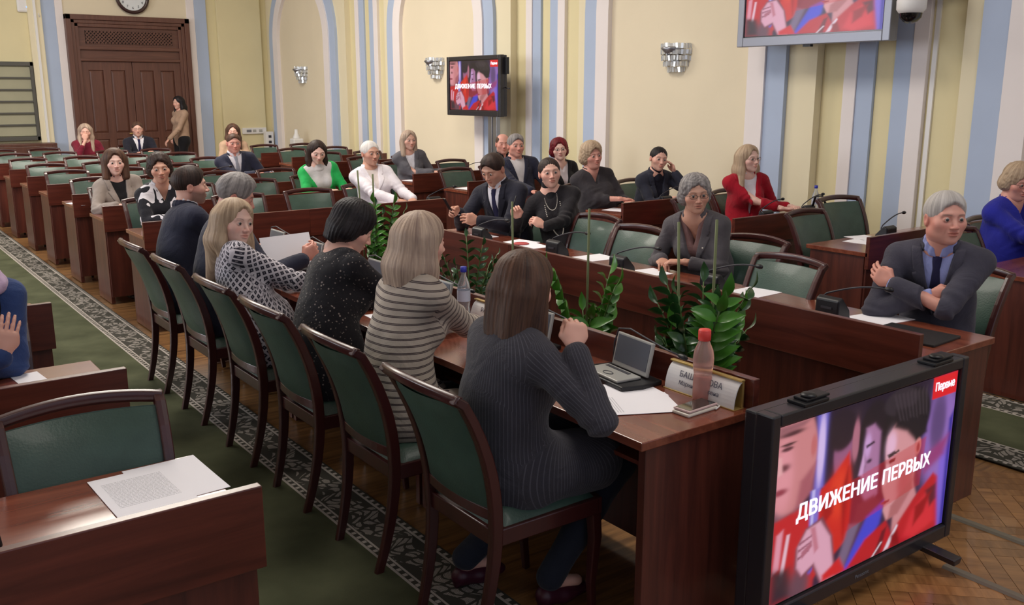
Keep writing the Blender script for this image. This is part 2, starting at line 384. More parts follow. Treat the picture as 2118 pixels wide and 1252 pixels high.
hd = MB(); hd.tube([(mid-.06, yd-.055, 1.05), (mid-.06, yd-.10, 1.05), (mid-.16, yd-.10, 1.05)], .01); hd.box((mid-.08, yd-.062, .98), (mid-.04, yd-.054, 1.14)); hd.build('door_handle', M_gold, door)
# ------------------------------------------------------------------ clock
ck = empty('wall_clock', (5.06, YW-.06, 3.52)); tag(ck, 'round white wall clock with dark rim above the door', 'clock')
Mx = Matrix.Rotation(PI/2, 4, 'X')
MB().lathe([(0, .0), (.29, 0), (.30, .02), (.30, .045), (.27, .06), (.245, .05), (.24, .03)], 48, M=Mx).build('rim', mat('clock_rim', S(58, 36, 34), .3, coat=.4), ck)
MB().lathe([(0, .03), (.243, .03)], 48, M=Mx).build('dial', mat('clock_dial', S(224, 228, 230), .5), ck)
hn = MB()
for a, l, w_ in ((-1.1, .14, .010), (.65, .19, .007)):
    R_ = Matrix.Rotation(a, 4, 'Y'); hn.box((-w_, -.042, -.02), (w_, -.036, l), M=R_)
hn.build('hand', M_black, ck)
def text_mesh(txt, size, mat_, depth=.001, bold=True, shear=0, name='lettering', align='CENTER', sp=1.0, offset=0):
    cu = bpy.data.curves.new('txt', 'FONT'); cu.body = txt; cu.size = size; cu.extrude = depth; cu.align_x = align; cu.align_y = 'CENTER'
    cu.shear = shear; cu.space_character = sp; cu.offset = offset; cu.resolution_u = 3
    o = bpy.data.objects.new('txt', cu); COL.objects.link(o); dg = bpy.context.evaluated_depsgraph_get()
    me = bpy.data.meshes.new_from_object(o.evaluated_get(dg)); bpy.data.objects.remove(o)
    me.materials.clear(); me.materials.append(mat_); return me
M_ink = mat('ink_dark', S(60, 60, 70), .7)
for h_ in range(1, 13):
    me = text_mesh(str(h_), .062, M_ink, .001); o = bpy.data.objects.new('numeral', me); link(o, ck)
    a = h_*PI/6; o.location = (.195*math.sin(a), -.034, .195*math.cos(a)); o.rotation_euler = (PI/2, 0, 0)
# ------------------------------------------------------------------ framed grid window at far left, wooden radiator cover beneath it
wn = empty('window_5', (0, 0, 0)); tag(wn, 'grey-green window with dark horizontal bars left of the door', 'window', kind='structure')
wx0, wx1, wz0, wz1 = 1.2, 3.27, .97, 2.33
M_bar = mat('window_bar', S(86, 84, 78), .5); M_blind = mat('window_blind', S(168, 164, 138), .6, noise=.05, nscale=3)
s = MB(); s.box((wx0, YW-.10, wz0), (wx1, YW-.0, wz0+.07)); s.box((wx0, YW-.10, wz1-.07), (wx1, YW, wz1)); s.box((wx0, YW-.1, wz0), (wx0+.05, YW, wz1)); s.box((wx1-.05, YW-.1, wz0), (wx1, YW, wz1))
s.build('window_frame', M_bar, wn, .004)
nrow = 6; hh = (wz1-wz0-.14)/nrow
for i in range(nrow):
    z = wz0+.07+i*hh
    boxobj('pane', (wx0+.05, YW-.05, z+.012), (wx1-.05, YW-.03, z+hh-.012), M_blind, wn)
    if i: boxobj('glazing_bar', (wx0+.05, YW-.09, z-.014), (wx1-.05, YW-.01, z+.014), M_bar, wn)
rc = empty('radiator_cover', (2.3, YW-.2, 0)); tag(rc, 'long dark wooden radiator cover under the barred window at far left', 'radiator cover')
rc.location = (0, 0, 0)
s = MB(); s.box((.8, YW-.42, .88), (3.47, YW-.12, .93)); s.box((.8, YW-.42, 0), (.88, YW-.12, .88)); s.box((3.39, YW-.42, 0), (3.47, YW-.12, .88)); s.box((.88, YW-.42, .70), (3.39, YW-.38, .88)); s.box((.88, YW-.42, .05), (3.39, YW-.38, .15))
s.build('casing', M_door, rc, .006)
s = MB()
for i in range(60):
    x = .9+i*.042
    if x < 3.38: s.box((x, YW-.405, .15), (x+.018, YW-.39, .70))
for i in range(9): s.box((.88, YW-.40, .18+i*.06), (3.39, YW-.385, .198+i*.06))
tag(s.build('lattice', M_door, rc), kind='stuff')
# ------------------------------------------------------------------ desks
def make_desk(Wd, Dp, name='desk'):
    root = empty(name)
    MB().box((0, .0, .73), (Wd, Dp, .76)).build('desktop', M_top, root, .003)
    MB().box((0, -.012, .645), (Wd, .018, .87)).build('front_rail', M_wood, root, .003)
    MB().box((.02, .012, .06), (Wd-.02, .03, .73)).build('modesty_panel', M_woodz, root, .002)
    for x in (.012, Wd-.045): MB().box((x, .03, 0), (x+.033, Dp-.03, .73)).build('side_panel', M_woodz, root, .002)
    MB().box((.045, .10, .60), (Wd-.045, Dp-.14, .615)).build('under_shelf', M_wood, root)
    return root
def place(o, x, y, rz, label=None, cat=None, group=None, z=0):
    o.location = (x, y, z); o.rotation_euler[2] = rz; return tag(o, label, cat, group)
ORD = ['first', 'second', 'third', 'fourth', 'fifth', 'sixth', 'seventh', 'eighth', 'ninth', 'tenth', 'eleventh', 'twelfth']
YC = [7.35, 8.58, 9.75, 10.95, 12.1, 13.3, 14.5, 15.7]
YR = [2.45, 3.65, 4.83, 6.1, 7.35, 8.57, 9.75, 10.95, 12.1, 13.3, 14.5]
T3 = 4.30/3
dn = make_desk(T3, .55, 'conference_table'); df = None
nl = ['nearest', 'middle', 'far']
for i in range(3):
    o = dn if i == 0 else copy_tree(dn)
    place(o, 2.53, 2.0+i*T3, PI/2, '%s section of the cherry-wood table where people sit with backs to the camera' % nl[i], 'table', 'near conference table sections')
d2 = make_desk(T3, .62, 'conference_table')
for i in range(3):
    o = d2 if i == 0 else copy_tree(d2)
    place(o, 3.56, 2.0+(i+1)*T3, -PI/2, '%s section of the cherry-wood table facing the camera beyond the potted plants' % nl[i], 'table', 'far conference table sections')
dc = make_desk(1.36, .50)
for r, y in enumerate(YC):
    for c in range(2):
        o = dc if (r == 0 and c == 0) else copy_tree(dc)
        place(o, 1.92+1.36*c, y, 0, '%s two-seat desk of the %s row in the central block, counted from the front' % (['left', 'right'][c], ORD[r]), 'desk', 'two-seat desks of the central block')
dr = make_desk(1.6, .50)
for r, y in enumerate(YR):
    o = dr if r == 0 else copy_tree(dr)
    place(o, 5.70, y, 0, '%s cherry-wood desk from the front in the block along the arched wall' % ORD[r], 'desk', 'desks along the arched wall')
df0 = make_desk(1.6, .58)
for r, y in enumerate((2.17, 3.45, 4.77)):
    o = df0 if r == 0 else copy_tree(df0)
    place(o, -.80, y, 0, ['cherry-wood desk at the bottom left corner with a printed sheet', 'cherry-wood desk at the left in front of the blue-jacketed person', 'cherry-wood desk end left of the carpet behind the blue-jacketed person'][r], 'desk', 'front left desks')
# ------------------------------------------------------------------ chair
def smooth_fn(pts):
    zs = [p[0] for p in pts]; vs = [p[1] for p in pts]
    from numpy.polynomial import polynomial as Pn
    c = np.polyfit(zs, vs, len(pts)-1); return lambda z: float(np.polyval(c, z))
yb_ = smooth_fn([(0, -.275), (.42, -.205), (.66, -.235), (.93, -.355)])
wb_ = smooth_fn([(0, .172), (.45, .20), (.93, .222)])
def make_chair():
    root = empty('conference_chair')
    # seat frame and cushion
    s = MB()
    for sx in (-1, 1):
        s.sweep([(sx*.195, -.20, .415), (sx*.215, .22, .425)], [(-.012, -.03), (.012, -.03), (.012, .03), (-.012, .03)], side=(1, 0, 0))
    s.sweep([(x, .225+.02*(1-(x/.22)**2), .425) for x in np.linspace(-.225, .225, 7)], [(-.03, -.012), (.03, -.012), (.03, .012), (-.03, .012)], side=(0, 0, 1))
    s.box((-.20, -.215, .385), (.20, -.19, .445)); s.build('seat_frame', M_chairw, root, .004)
    n, m_ = 12, 12; vs = []; fs = []
    for j in range(m_+1):
        for i in range(n+1):
            u, v = -1+2*i/n, -1+2*j/m_
            hw = .195+.018*(v+1)/2; x = u*hw; y = v*.21+.012+ (.02*(1-u*u) if v > .9 else 0)
            e = max(abs(u), abs(v)); z = .445+.055*(1-e**5)**.5
            vs.append((x, y, z))
    for j in range(m_):
        for i in range(n): a = j*(n+1)+i; fs.append((a, a+1, a+n+2, a+n+1))
    s = MB(); s.add(vs, fs, 0, True); s.box((-.19, -.195, .43), (.19, .22, .447)); s.build('seat', M_green, root)
    # rear legs running up into the back posts
    for sx in (-1, 1):
        zz = list(np.linspace(0, .91, 15))
        path = [(sx*wb_(z), yb_(z), z) for z in zz] + [(sx*wb_(.935), yb_(.93)-.022, .935)]
        sc = [(.85+.25*min(1, z/.45), .9+.3*math.sin(PI*min(1, z/.9))) for z in zz] + [(1.0, .8)]
        q = MB(); q.sweep(path, [(-.015, -.017), (.0, -.019), (.015, -.017), (.015, .017), (0, .019), (-.015, .017)], side=(1, 0, 0), scale=sc, smooth=False)
        q.build('rear_leg', M_chairw, root, .004)
        q = MB(); q.sweep([(sx*.200, .215, .43), (sx*.205, .222, .30), (sx*.20, .212, .12), (sx*.198, .222, 0)], [(-.02, -.02), (.02, -.02), (.02, .02), (-.02, .02)], side=(1, 0, 0), scale=[1.05, .95, .7, .62])
        q.build('front_leg', M_chairw, root, .004)
    # crest rail: bowed backwards, slightly arched, ends scrolled
    xs = np.linspace(-.235, .235, 17)
    path = [(x, yb_(.92)-.012-.040*(1-(x/.235)**2), .925+.018*(1-(x/.235)**2)) for x in xs]
    s = MB(); s.sweep(path, [(-.020, -.011), (-.008, -.016), (.014, -.014), (.019, 0), (.011, .013), (-.016, .011)], side=(0, 0, 1), smooth=True)
    s.build('crest_rail', M_chairw, root, .003)
    path = [(x, yb_(.50)-.020*(1-(x/.2)**2), .500+.0*x) for x in np.linspace(-.19, .19, 11)]
    s = MB(); s.sweep(path, [(-.02, -.012), (.02, -.012), (.02, .012), (-.02, .012)], side=(0, 0, 1)); s.build('lower_rail', M_chairw, root, .003)
    # upholstered back panel, bowed with the rail
    vs = []; fs = []; n, m_ = 12, 10
    for side in (1, -1):
        for j in range(m_+1):
            z = .512+(.905-.512)*j/m_
            for i in range(n+1):
                u = -1+2*i/n; hw = wb_(z)-.012
                e = max(abs(u), abs(-1+2*j/m_)); th = .006+.014*(1-e**6)
                vs.append((u*hw, yb_(z)-(.022+.020*(z-.5)/.4)*(1-u*u)+side*th, z))
    K = (n+1)*(m_+1)
    for j in range(m_):
        for i in range(n):
            a = j*(n+1)+i; fs.append((a, a+n+1, a+n+2, a+1)); fs.append((K+a, K+a+1, K+a+n+2, K+a+n+1))
    s = MB(); s.add(vs, fs, 0, True); s.build('backrest', M_green, root)
    return root
chair0 = make_chair(); chair_used = [False]
def chair(x, y, rz, label, group, sc=1):
    o = chair0 if not chair_used[0] else copy_tree(chair0)
    chair_used[0] = True; place(o, x, y, rz, label, 'chair', group); 
    if sc != 1: o.scale = (sc, sc, sc)
    return o
near_y = [2.50, 3.17, 3.84, 4.48, 5.22, 5.92]
near_lb = ['green-backed wooden chair nearest the camera, under the person in grey pinstripe', 'green-backed chair behind the person in the striped cardigan', 'green-backed chair behind the black-haired person in dark floral dress',
           'green-backed chair behind the blonde person in patterned blouse', 'green-backed chair behind the grey-haired man in dark suit', 'green-backed chair behind the short-haired bearded man, at the left end of the line']
for y, lb in zip(near_y, near_lb): chair(1.83, y, -PI/2, lb, 'chairs along the near side of the table')
for x, y, lb in ((4.45, 2.48, 'chair under the grey-haired older man in grey suit'), (3.90, 3.20, 'empty green-backed chair pushed against the far table beside the older man'), (4.34, 3.78, 'green-backed chair at the right shoulder of the short grey-haired person in glasses'),
                 (4.06, 4.53, 'empty green-backed chair between the grey-haired person in glasses and the person with necklaces'), (4.22, 5.15, 'green-backed chair turned side-on beside the person with long necklaces'), (4.40, 5.85, 'chair under the dark-suited man looking down at a phone')):
    chair(x, y, PI/2, lb, 'chairs along the far table')
XCS = [2.26, 2.94, 3.62, 4.30]; side_nm = ['leftmost', 'second from left', 'third from left', 'rightmost']
occ_c = {(0, 0): 'under the person in black and white print', (1, 0): 'under the person in beige jacket', (0, 3): 'under the person in white suit', (1, 3): 'under the person in green cardigan', (3, 2): 'under the dark-suited man with grey tie', (7, 3): 'under the man in suit by the door', (7, 2): 'under the person in crimson top by the door', (9, 9): ''}
for r, y in enumerate(YC):
    for c, x in enumerate(XCS):
        oc = (r, c) in occ_c
        dx, dr_ = random.uniform(-.03, .03), random.uniform(-.05, .05)
        if oc: chair(x, y+.62, PI, 'green chair %s' % occ_c[(r, c)], 'chairs of the central block')
        else: chair(x+dx, y+.42+random.uniform(-.02, .03), PI+dr_, 'empty green chair, %s in the %s row of the central block' % (side_nm[c], ORD[r]), 'chairs of the central block')
occ_r = {(0, 1): 'under the person in royal blue blouse', (2, 1): 'under the person in red jacket', (3, 0): 'under the fair-haired person in dark shirt', (3, 1): 'under the person resting cheek on hand', (4, 0): 'under the man in jacket and white turtleneck', (4, 1): 'under the person with short red hair', (5, 1): 'under the bald man', (6, 0): 'under the person in grey blazer'}
for r, y in enumerate(YR):
    for c, x in enumerate((6.05, 6.75)):
        if r == 1 and c == 1: chair(6.72, y+.62, PI-.12, 'empty green chair with a dark bag hung over its back, near the blue wall stripes', 'chairs of the wall block', 1.04); continue
        if (r, c) in occ_r: chair(x, y+.62, PI, 'green chair %s' % occ_r[(r, c)], 'chairs of the wall block')
        else: chair(x, y+.42, PI+random.uniform(-.05, .05), 'empty green chair, %s seat of the %s desk along the arched wall' % (['left', 'right'][c], ORD[r]), 'chairs of the wall block')
chair(.52, 2.52, PI-.03, 'empty green-backed chair at the bottom left, behind the desk with the printed sheet', 'front left chairs')
chair(.41, 4.14, PI, 'green chair under the person in blue jacket at the left edge', 'front left chairs')
# ------------------------------------------------------------------ implicit modelling: bodies, clothes and hair as smooth continuous surfaces
def V3(*a): return np.array(a, float)
def nrm(v): return v/(np.linalg.norm(v)+1e-12)
class SDF:
    """ordered list of primitives blended smoothly; f(P) -> signed distance"""
    def __init__(s): s.ops = []; s.post = []
    def rc(s, a, b, r1, r2, k=.02, sq=None, mode='u', lab=0):
        """rounded cone a->b; sq=(axis, factor): thickness along that axis is multiplied by factor"""
        s.ops.append(('rc', np.array(a, np.float32), np.array(b, np.float32), float(r1), float(r2), k, None if sq is None else (np.array(sq[0], np.float32), float(sq[1])), mode, lab)); return s
    def el(s, c, r, R=None, k=.02, mode='u', lab=0):
        s.ops.append(('el', np.array(c, np.float32), np.array(r, np.float32), None if R is None else np.array(R, np.float32), None, k, None, mode, lab)); return s
    def fn(s, f, k=.01, mode='i', lab=0):
        s.ops.append(('fn', f, None, None, None, k, None, mode, lab)); return s
    @staticmethod
    def prim(o, P):
        if o[0] == 'rc':
            a, b, r1, r2, sq = o[1], o[2], o[3], o[4], o[6]
            q = P - a; ba = b - a
            if sq is not None:
                ax, fc = sq; g = 1/fc - 1
                q = q + np.outer(q @ ax, ax)*g; ba = ba + ax*(ba @ ax)*g
            L2 = ba @ ba + 1e-12
            t = np.clip((q @ ba)/L2, 0, 1)
            d = np.sqrt(((q - t[:, None]*ba)**2).sum(1)) - (r1 + (r2-r1)*t)
            if sq is not None and sq[1] < 1: d = d*(.5+.5*sq[1])
            return d
        if o[0] == 'el':
            q = P - o[1]
            if o[3] is not None: q = q @ o[3]
            k0 = np.sqrt(((q/o[2])**2).sum(1)); k1 = np.sqrt(((q/o[2]**2)**2).sum(1)) + 1e-9
            return np.where(k0 < 1e-3, -o[2].min(), k0*(k0-1)/k1)
        return o[1](P)
    def __call__(s, P):
        P = np.asarray(P, np.float32)
        d = None
        for o in s.ops:
            p = s.prim(o, P); k = o[5]; m = o[7]
            if d is None: d = p; continue
            if m == 'u': h = np.maximum(k-np.abs(d-p), 0)/k; d = np.minimum(d, p) - h*h*k*.25
            elif m == 's': p = -p; h = np.maximum(k-np.abs(d-p), 0)/k; d = np.maximum(d, p) + h*h*k*.25
            else: h = np.maximum(k-np.abs(d-p), 0)/k; d = np.maximum(d, p) + h*h*k*.25
        for f in s.post: d = f(P, d)
        return d
    def bounds(s, pad=.03):
        lo = np.full(3, 1e9); hi = -lo
        for o in s.ops:
            if o[7] != 'u' or o[0] == 'fn': continue
            if o[0] == 'rc':
                r = max(o[3], o[4]); pts = (o[1], o[2])
            else: r = o[2].max(); pts = (o[1],)
            for p in pts: lo = np.minimum(lo, p-r); hi = np.maximum(hi, p+r)
        return lo-pad, hi+pad
    def coords(s, P):
        """cloth coordinates per point: (around, along) metres of the nearest limb"""
        s.base = {}
        for o in s.ops:
            if o[0] == 'rc' and o[8] in (2, 3): s.base[o[8]] = (o[1][2], 0); s.base[o[8]+2] = (o[1][2], float(np.linalg.norm(o[2]-o[1])))
        best = np.full(len(P), 1e9); uv = np.zeros((len(P), 2))
        for o in s.ops:
            if o[7] != 'u' or o[0] != 'rc' or o[8] == 0: continue
            d = s.prim(o, P); a, b = o[1], o[2]; ax = nrm(b-a); t = (P-a) @ ax
            ref = nrm(np.cross(ax, V3(.13, .21, .97))) if abs(ax[2]) < .9 else V3(1, 0, 0)
            ref = nrm(ref - ax*(ref @ ax)); e2 = np.cross(ax, ref); q = P-a
            if o[8] == 1:     # torso: use world height and the angle about the vertical
                c = (a+b)/2; th = np.arctan2(P[:, 0]-c[0], P[:, 1]-c[1]); u = th*.16; v = P[:, 2]
            else:
                th = np.arctan2(q @ e2, q @ ref); u = th*.055; L0 = s.base.get(o[8], (a[2], 0)); v = L0[0]-L0[1]-t
                if o[8] in (2, 3): w_ = np.clip(t/.09, 0, 1); v = v*w_ + P[:, 2]*(1-w_)
            m = d < best; best = np.where(m, d, best); uv[m, 0] = u[m]; uv[m, 1] = v[m]
        return uv
_CORN = np.array([(i, j, k) for i in (0, 1) for j in (0, 1) for k in (0, 1)])
_EDG = [(a, b) for a in range(8) for b in range(a+1, 8) if np.abs(_CORN[a]-_CORN[b]).sum() == 1]
def surface(F, lo, hi, h, slack=.012):
    """naive surface nets over sparse blocks; returns verts, quads"""
    lo = np.asarray(lo, float); hi = np.asarray(hi, float); B = 6
    nb = np.ceil((hi-lo)/(h*B)).astype(int)+1; n = nb*B
    g = np.stack(np.meshgrid(*[np.arange(k) for k in nb], indexing='ij'), -1).reshape(-1, 3)
    cen = (lo + (g*B+(B-1)/2)*h).astype(np.float32); dc = F(cen)
    Vv = np.sign(dc).reshape(nb)[:, None, :, None, :, None]*np.ones((1, B, 1, B, 1, B)); Vv = Vv.reshape(n).astype(np.float32)
    keep = g[np.abs(dc) < h*B*.95+slack]
    if not len(keep): return np.zeros((0, 3)), np.zeros((0, 4), int)
    off = np.stack(np.meshgrid(*[np.arange(B)]*3, indexing='ij'), -1).reshape(-1, 3)
    idx = (keep[:, None, :]*B + off[None]).reshape(-1, 3)
    Vv[idx[:, 0], idx[:, 1], idx[:, 2]] = F((lo+idx*h).astype(np.float32))
    S_ = Vv < 0
    c = np.zeros(tuple(n-1), np.int8)
    for (i, j, k) in _CORN: c += S_[i:n[0]-1+i, j:n[1]-1+j, k:n[2]-1+k]
    cells = np.argwhere((c > 0) & (c < 8))
    if not len(cells): return np.zeros((0, 3)), np.zeros((0, 4), int)
    vals = np.stack([Vv[cells[:, 0]+i, cells[:, 1]+j, cells[:, 2]+k] for i, j, k in _CORN], 1)
    acc = np.zeros((len(cells), 3)); cnt = np.zeros(len(cells))
    for a, b in _EDG:
        m = (vals[:, a] < 0) != (vals[:, b] < 0); t = vals[m, a]/(vals[m, a]-vals[m, b])
        acc[m] += _CORN[a] + t[:, None]*(_CORN[b]-_CORN[a]); cnt[m] += 1
    verts = lo + (cells + acc/cnt[:, None])*h
    cid = np.full(tuple(n-1), -1, np.int32); cid[cells[:, 0], cells[:, 1], cells[:, 2]] = np.arange(len(cells))
    quads = []
    for ax in range(3):
        sl0 = [slice(1, None)]*3; sl1 = [slice(1, None)]*3
        sl0[ax] = slice(0, -1); A = S_[tuple(slice(1, n[d]-1) if d != ax else slice(0, n[d]-1) for d in range(3))]
        Bq = S_[tuple(slice(1, n[d]-1) if d != ax else slice(1, n[d]) for d in range(3))]
        e = np.argwhere(A != Bq)
        if not len(e): continue
        fl = A[e[:, 0], e[:, 1], e[:, 2]]
        p = e.copy()
        for d in range(3):
            if d != ax: p[:, d] += 1
        u, w = [(1, 2), (2, 0), (0, 1)][ax]
        du = np.zeros(3, int); du[u] = 1; dw = np.zeros(3, int); dw[w] = 1
        q = np.stack([cid[tuple((p-du-dw).T)], cid[tuple((p-dw).T)], cid[tuple(p.T)], cid[tuple((p-du).T)]], 1)
        q[~fl] = q[~fl][:, ::-1]
        quads.append(q[(q >= 0).all(1)])
    return verts, np.concatenate(quads)
def mk_mesh(name, verts, quads, mats, mi=None, col=None, uv=None, tris=None):
    me = bpy.data.meshes.new(name)
    nv, nq = len(verts), len(quads); nt = 0 if tris is None else len(tris)
    me.vertices.add(nv); me.vertices.foreach_set('co', np.asarray(verts, np.float32).ravel())
    li = np.asarray(quads, np.int32).ravel()
    if nt: li = np.concatenate([li, np.asarray(tris, np.int32).ravel()])
    me.loops.add(len(li)); me.loops.foreach_set('vertex_index', li)
    st = np.concatenate([np.arange(nq)*4, nq*4+np.arange(nt)*3]).astype(np.int32)
    me.polygons.add(nq+nt); me.polygons.foreach_set('loop_start', st)
    me.polygons.foreach_set('use_smooth', np.ones(nq+nt, bool))
    for m in (mats if isinstance(mats, (list, tuple)) else [mats]): me.materials.append(m)
    if mi is not None: me.polygons.foreach_set('material_index', np.asarray(mi, np.int32))
    if col is not None:
        a = me.attributes.new('Col', 'FLOAT_COLOR', 'POINT'); c4 = np.ones((nv, 4), np.float32); c4[:, :3] = col; a.data.foreach_set('color', c4.ravel())
    if uv is not None:
        a = me.attributes.new('cv', 'FLOAT_VECTOR', 'POINT'); c3 = np.zeros((nv, 3), np.float32); c3[:, :2] = uv; a.data.foreach_set('vector', c3.ravel())
    me.update(calc_edges=True); me.validate(); return me
def obj(name, me, parent=None):
    o = bpy.data.objects.new(name, me); return link(o, parent)
# ------------------------------------------------------------------ head
def head_sdf(sex='f', fat=0.):
    s = SDF(); m = sex == 'm'; e = fat
    s.el((0, -.012, .030), (.077, .094, .088))
    s.el((0, .020, -.028), (.060+e*.5, .067, .080), k=.03)
    s.el((0, .028, -.070), ((.050 if m else .043)+e, .052, .044), k=.03)
    if m: 
        for x in (-.045, .045): s.el((x, .0, -.062), (.020+e, .030, .026), k=.03)
    s.el((0, .066, -.100), (.021 if m else .016, .016, .016), k=.025)
    if fat > .005: s.el((0, .02, -.105), (.05, .045, .03), k=.03)
    for x in (-1, 1):
        s.el((x*.042, .050, -.024), (.024+e*.4, .024, .022), k=.03)
        s.rc((x*.012, .080, .022), (x*.042, .068, .022), .010 if m else .008, .008, k=.02)
        s.el((x*.031, .096, .001), (.020, .016, .013), k=.020, mode='s')
    s.rc((0, .080, .012), (0, .106, -.034), .007, .0105 if m else .009, k=.014)
    for x in (-1, 1): s.el((x*.012, .096, -.037), (.0075, .009, .0065), k=.008)
    # eyelids with an almond opening
    for x in (-1, 1):
        s.el((x*.031, .0755, .000), (.0155, .0125, .0115), k=.004)
        s.el((x*.031, .0925, .0000), (.0122, .0150, .0036), k=.002, mode='s')
    s.el((0, .086, -.0585), (.022, .011, .0055), k=.006)
    s.el((0, .085, -.0700), (.018, .0115, .0068), k=.006)
    s.el((0, .099, -.0640), (.023, .010, .0017), k=.004, mode='s')
    for x in (-1, 1):
        s.el((x*.077, -.014, -.008), (.008, .019, .031), k=.008)
        s.el((x*.086, -.010, -.005), (.007, .010, .017), k=.004, mode='s')
    r = .056 if m else .046
    s.rc((0, -.026, -.060), (0, -.038, -.125), r+e*.6, r+e*.4, k=.03)
    return s
HEADS = {}
def head_template(sex, h, fat=0.):
    key = (sex, h, fat)
    if key not in HEADS:
        s = head_sdf(sex, fat); v, q = surface(s, V3(-.11, -.13, -.25), V3(.11, .14, .14), h); HEADS[key] = (v, q)
    return HEADS[key]
def face_colors(v, skin, brow, sex, lips=None, stubble=0., makeup=0., old=0.):
    c = np.tile(np.array(skin[:3]), (len(v), 1)); x, y, z = v.T; ax = np.abs(x)
    front = np.clip((y-.035)/.02, 0, 1)
    def mixin(col, a): 
        a = np.clip(a, 0, 1)[:, None]; c[:] = c*(1-a) + np.array(col[:3])*a
    red = np.array(skin[:3])*np.array([1.0, .62, .60])
    mixin(red, .45*np.exp(-((ax-.040)/.018)**2-((z+.028)/.02)**2)*front)       # cheeks
    mixin(red, .45*np.exp(-(ax/.014)**2-((z+.032)/.014)**2)*front)             # nose tip
    mixin(red, .5*np.exp(-((ax-.078)/.012)**2))                                # ears
    dark = np.array(skin[:3])*np.array([.55, .42, .40])
    mixin(dark, (.22+.3*makeup)*np.exp(-((ax-.031)/.017)**2-((z-.007)/.0055)**2)*front)     # upper lid
    mixin(dark, (.14+.3*old)*np.exp(-((ax-.031)/.015)**2-((z+.011)/.004)**2)*front)        # under the eye
    mixin(S(26, 18, 16), (.65+.3*makeup)*np.exp(-((ax-.031)/.0125)**4-((z-.0045+((ax-.031)/.0125)**2*.002)/.0016)**2)*front)
    bz = .0215+.005*np.clip(1-((ax-.036)/.018)**2, -1, 1) if sex == 'f' else .020+.002*np.clip(1-((ax-.034)/.02)**2, -1, 1)
    bw = .0022 if sex == 'f' else .0032
    mixin(brow, .65*np.exp(-((z-bz)/bw)**4)*np.clip((ax-.012)/.004, 0, 1)*np.clip((.052-ax)/.006, 0, 1)*front)
    lp = lips if lips is not None else np.array(skin[:3])*np.array([.85, .48, .46])
    ml = np.exp(-(ax/.0215)**4)*np.exp(-((z+.0635)/.0095)**4)*np.clip((y-.07)/.01, 0, 1)
    mixin(lp, .8*ml); mixin(dark*.6, .8*np.exp(-(ax/.022)**4-((z+.064)/.0016)**2)*np.clip((y-.07)/.01, 0, 1))
    mixin(dark, .35*np.exp(-((ax-.032-.15*(-z-.04))/.004)**2)*np.clip((-z-.035)/.01, 0, 1)*np.clip((z+.075)/.01, 0, 1)*front*(.4+old))
    if stubble:
        st = np.clip((-.030-z+ .25*np.clip(.05-y, 0, 1))/.02, 0, 1)*np.clip((y+.03)/.03, 0, 1)*np.clip((z+.125)/.02, 0, 1)*(1-.8*np.exp(-(ax/.02)**4-((z+.063)/.008)**4))
        mixin(np.array(brow[:3])*.8+np.array(skin[:3])*.15, stubble*st)
    return c
# ------------------------------------------------------------------ hands (wrist at origin, fingers +y, palm facing -z, thumb on side*x)
def hand_sdf(side, curl, spread=.0, thumb=.5, sc=1.0):
    s = SDF()
    s.rc((0, -.030, 0), (0, .012, 0), .025, .026, k=.015, sq=(V3(0, 0, 1), .72))
    s.rc((-.018, .045, 0), (.018, .045, 0), .029, .029, k=.02, sq=(V3(0, 0, 1), .52))
    s.rc((-.024, .074, .001), (.024, .074, .001), .016, .016, k=.015, sq=(V3(0, 0, 1), .75))
    bx = np.array([-.030, -.0105, .0095, .0285])*side; ln = [.074, .083, .077, .060]; rr = [.0088, .0090, .0086, .0076]
    for i in range(4):
        p = V3(bx[i], .082-.004*abs(i-1.3), .001); a = -.12; yaw = (i-1.5)*(.05+spread)*side
        segs = [.45, .31, .24]; c = curl if np.isscalar(curl) else curl[i]
        for j in range(3):
            a += -[.9, 1.15, .75][j]*c if j or c else 0
            d = V3(math.sin(yaw)*math.cos(a), math.cos(yaw)*math.cos(a), math.sin(a)); q = p + d*ln[i]*segs[j]
            s.rc(p, q, rr[i]*(1-.07*j), rr[i]*(1-.07*(j+1)), k=.004); p = q
    tx = -side
    p0 = V3(tx*.022, .012, -.006); p1 = V3(tx*(.040+.008*(1-thumb)), .040, -.014-.010*thumb); p2 = V3(tx*(.046-.016*thumb), .068, -.022-.012*thumb); p3 = V3(tx*(.046-.032*thumb), .088, -.026-.014*thumb)
    s.rc(p0, p1, .015, .0125, k=.012); s.rc(p1, p2, .0115, .0100, k=.006); s.rc(p2, p3, .0100, .0082, k=.006)
    return s
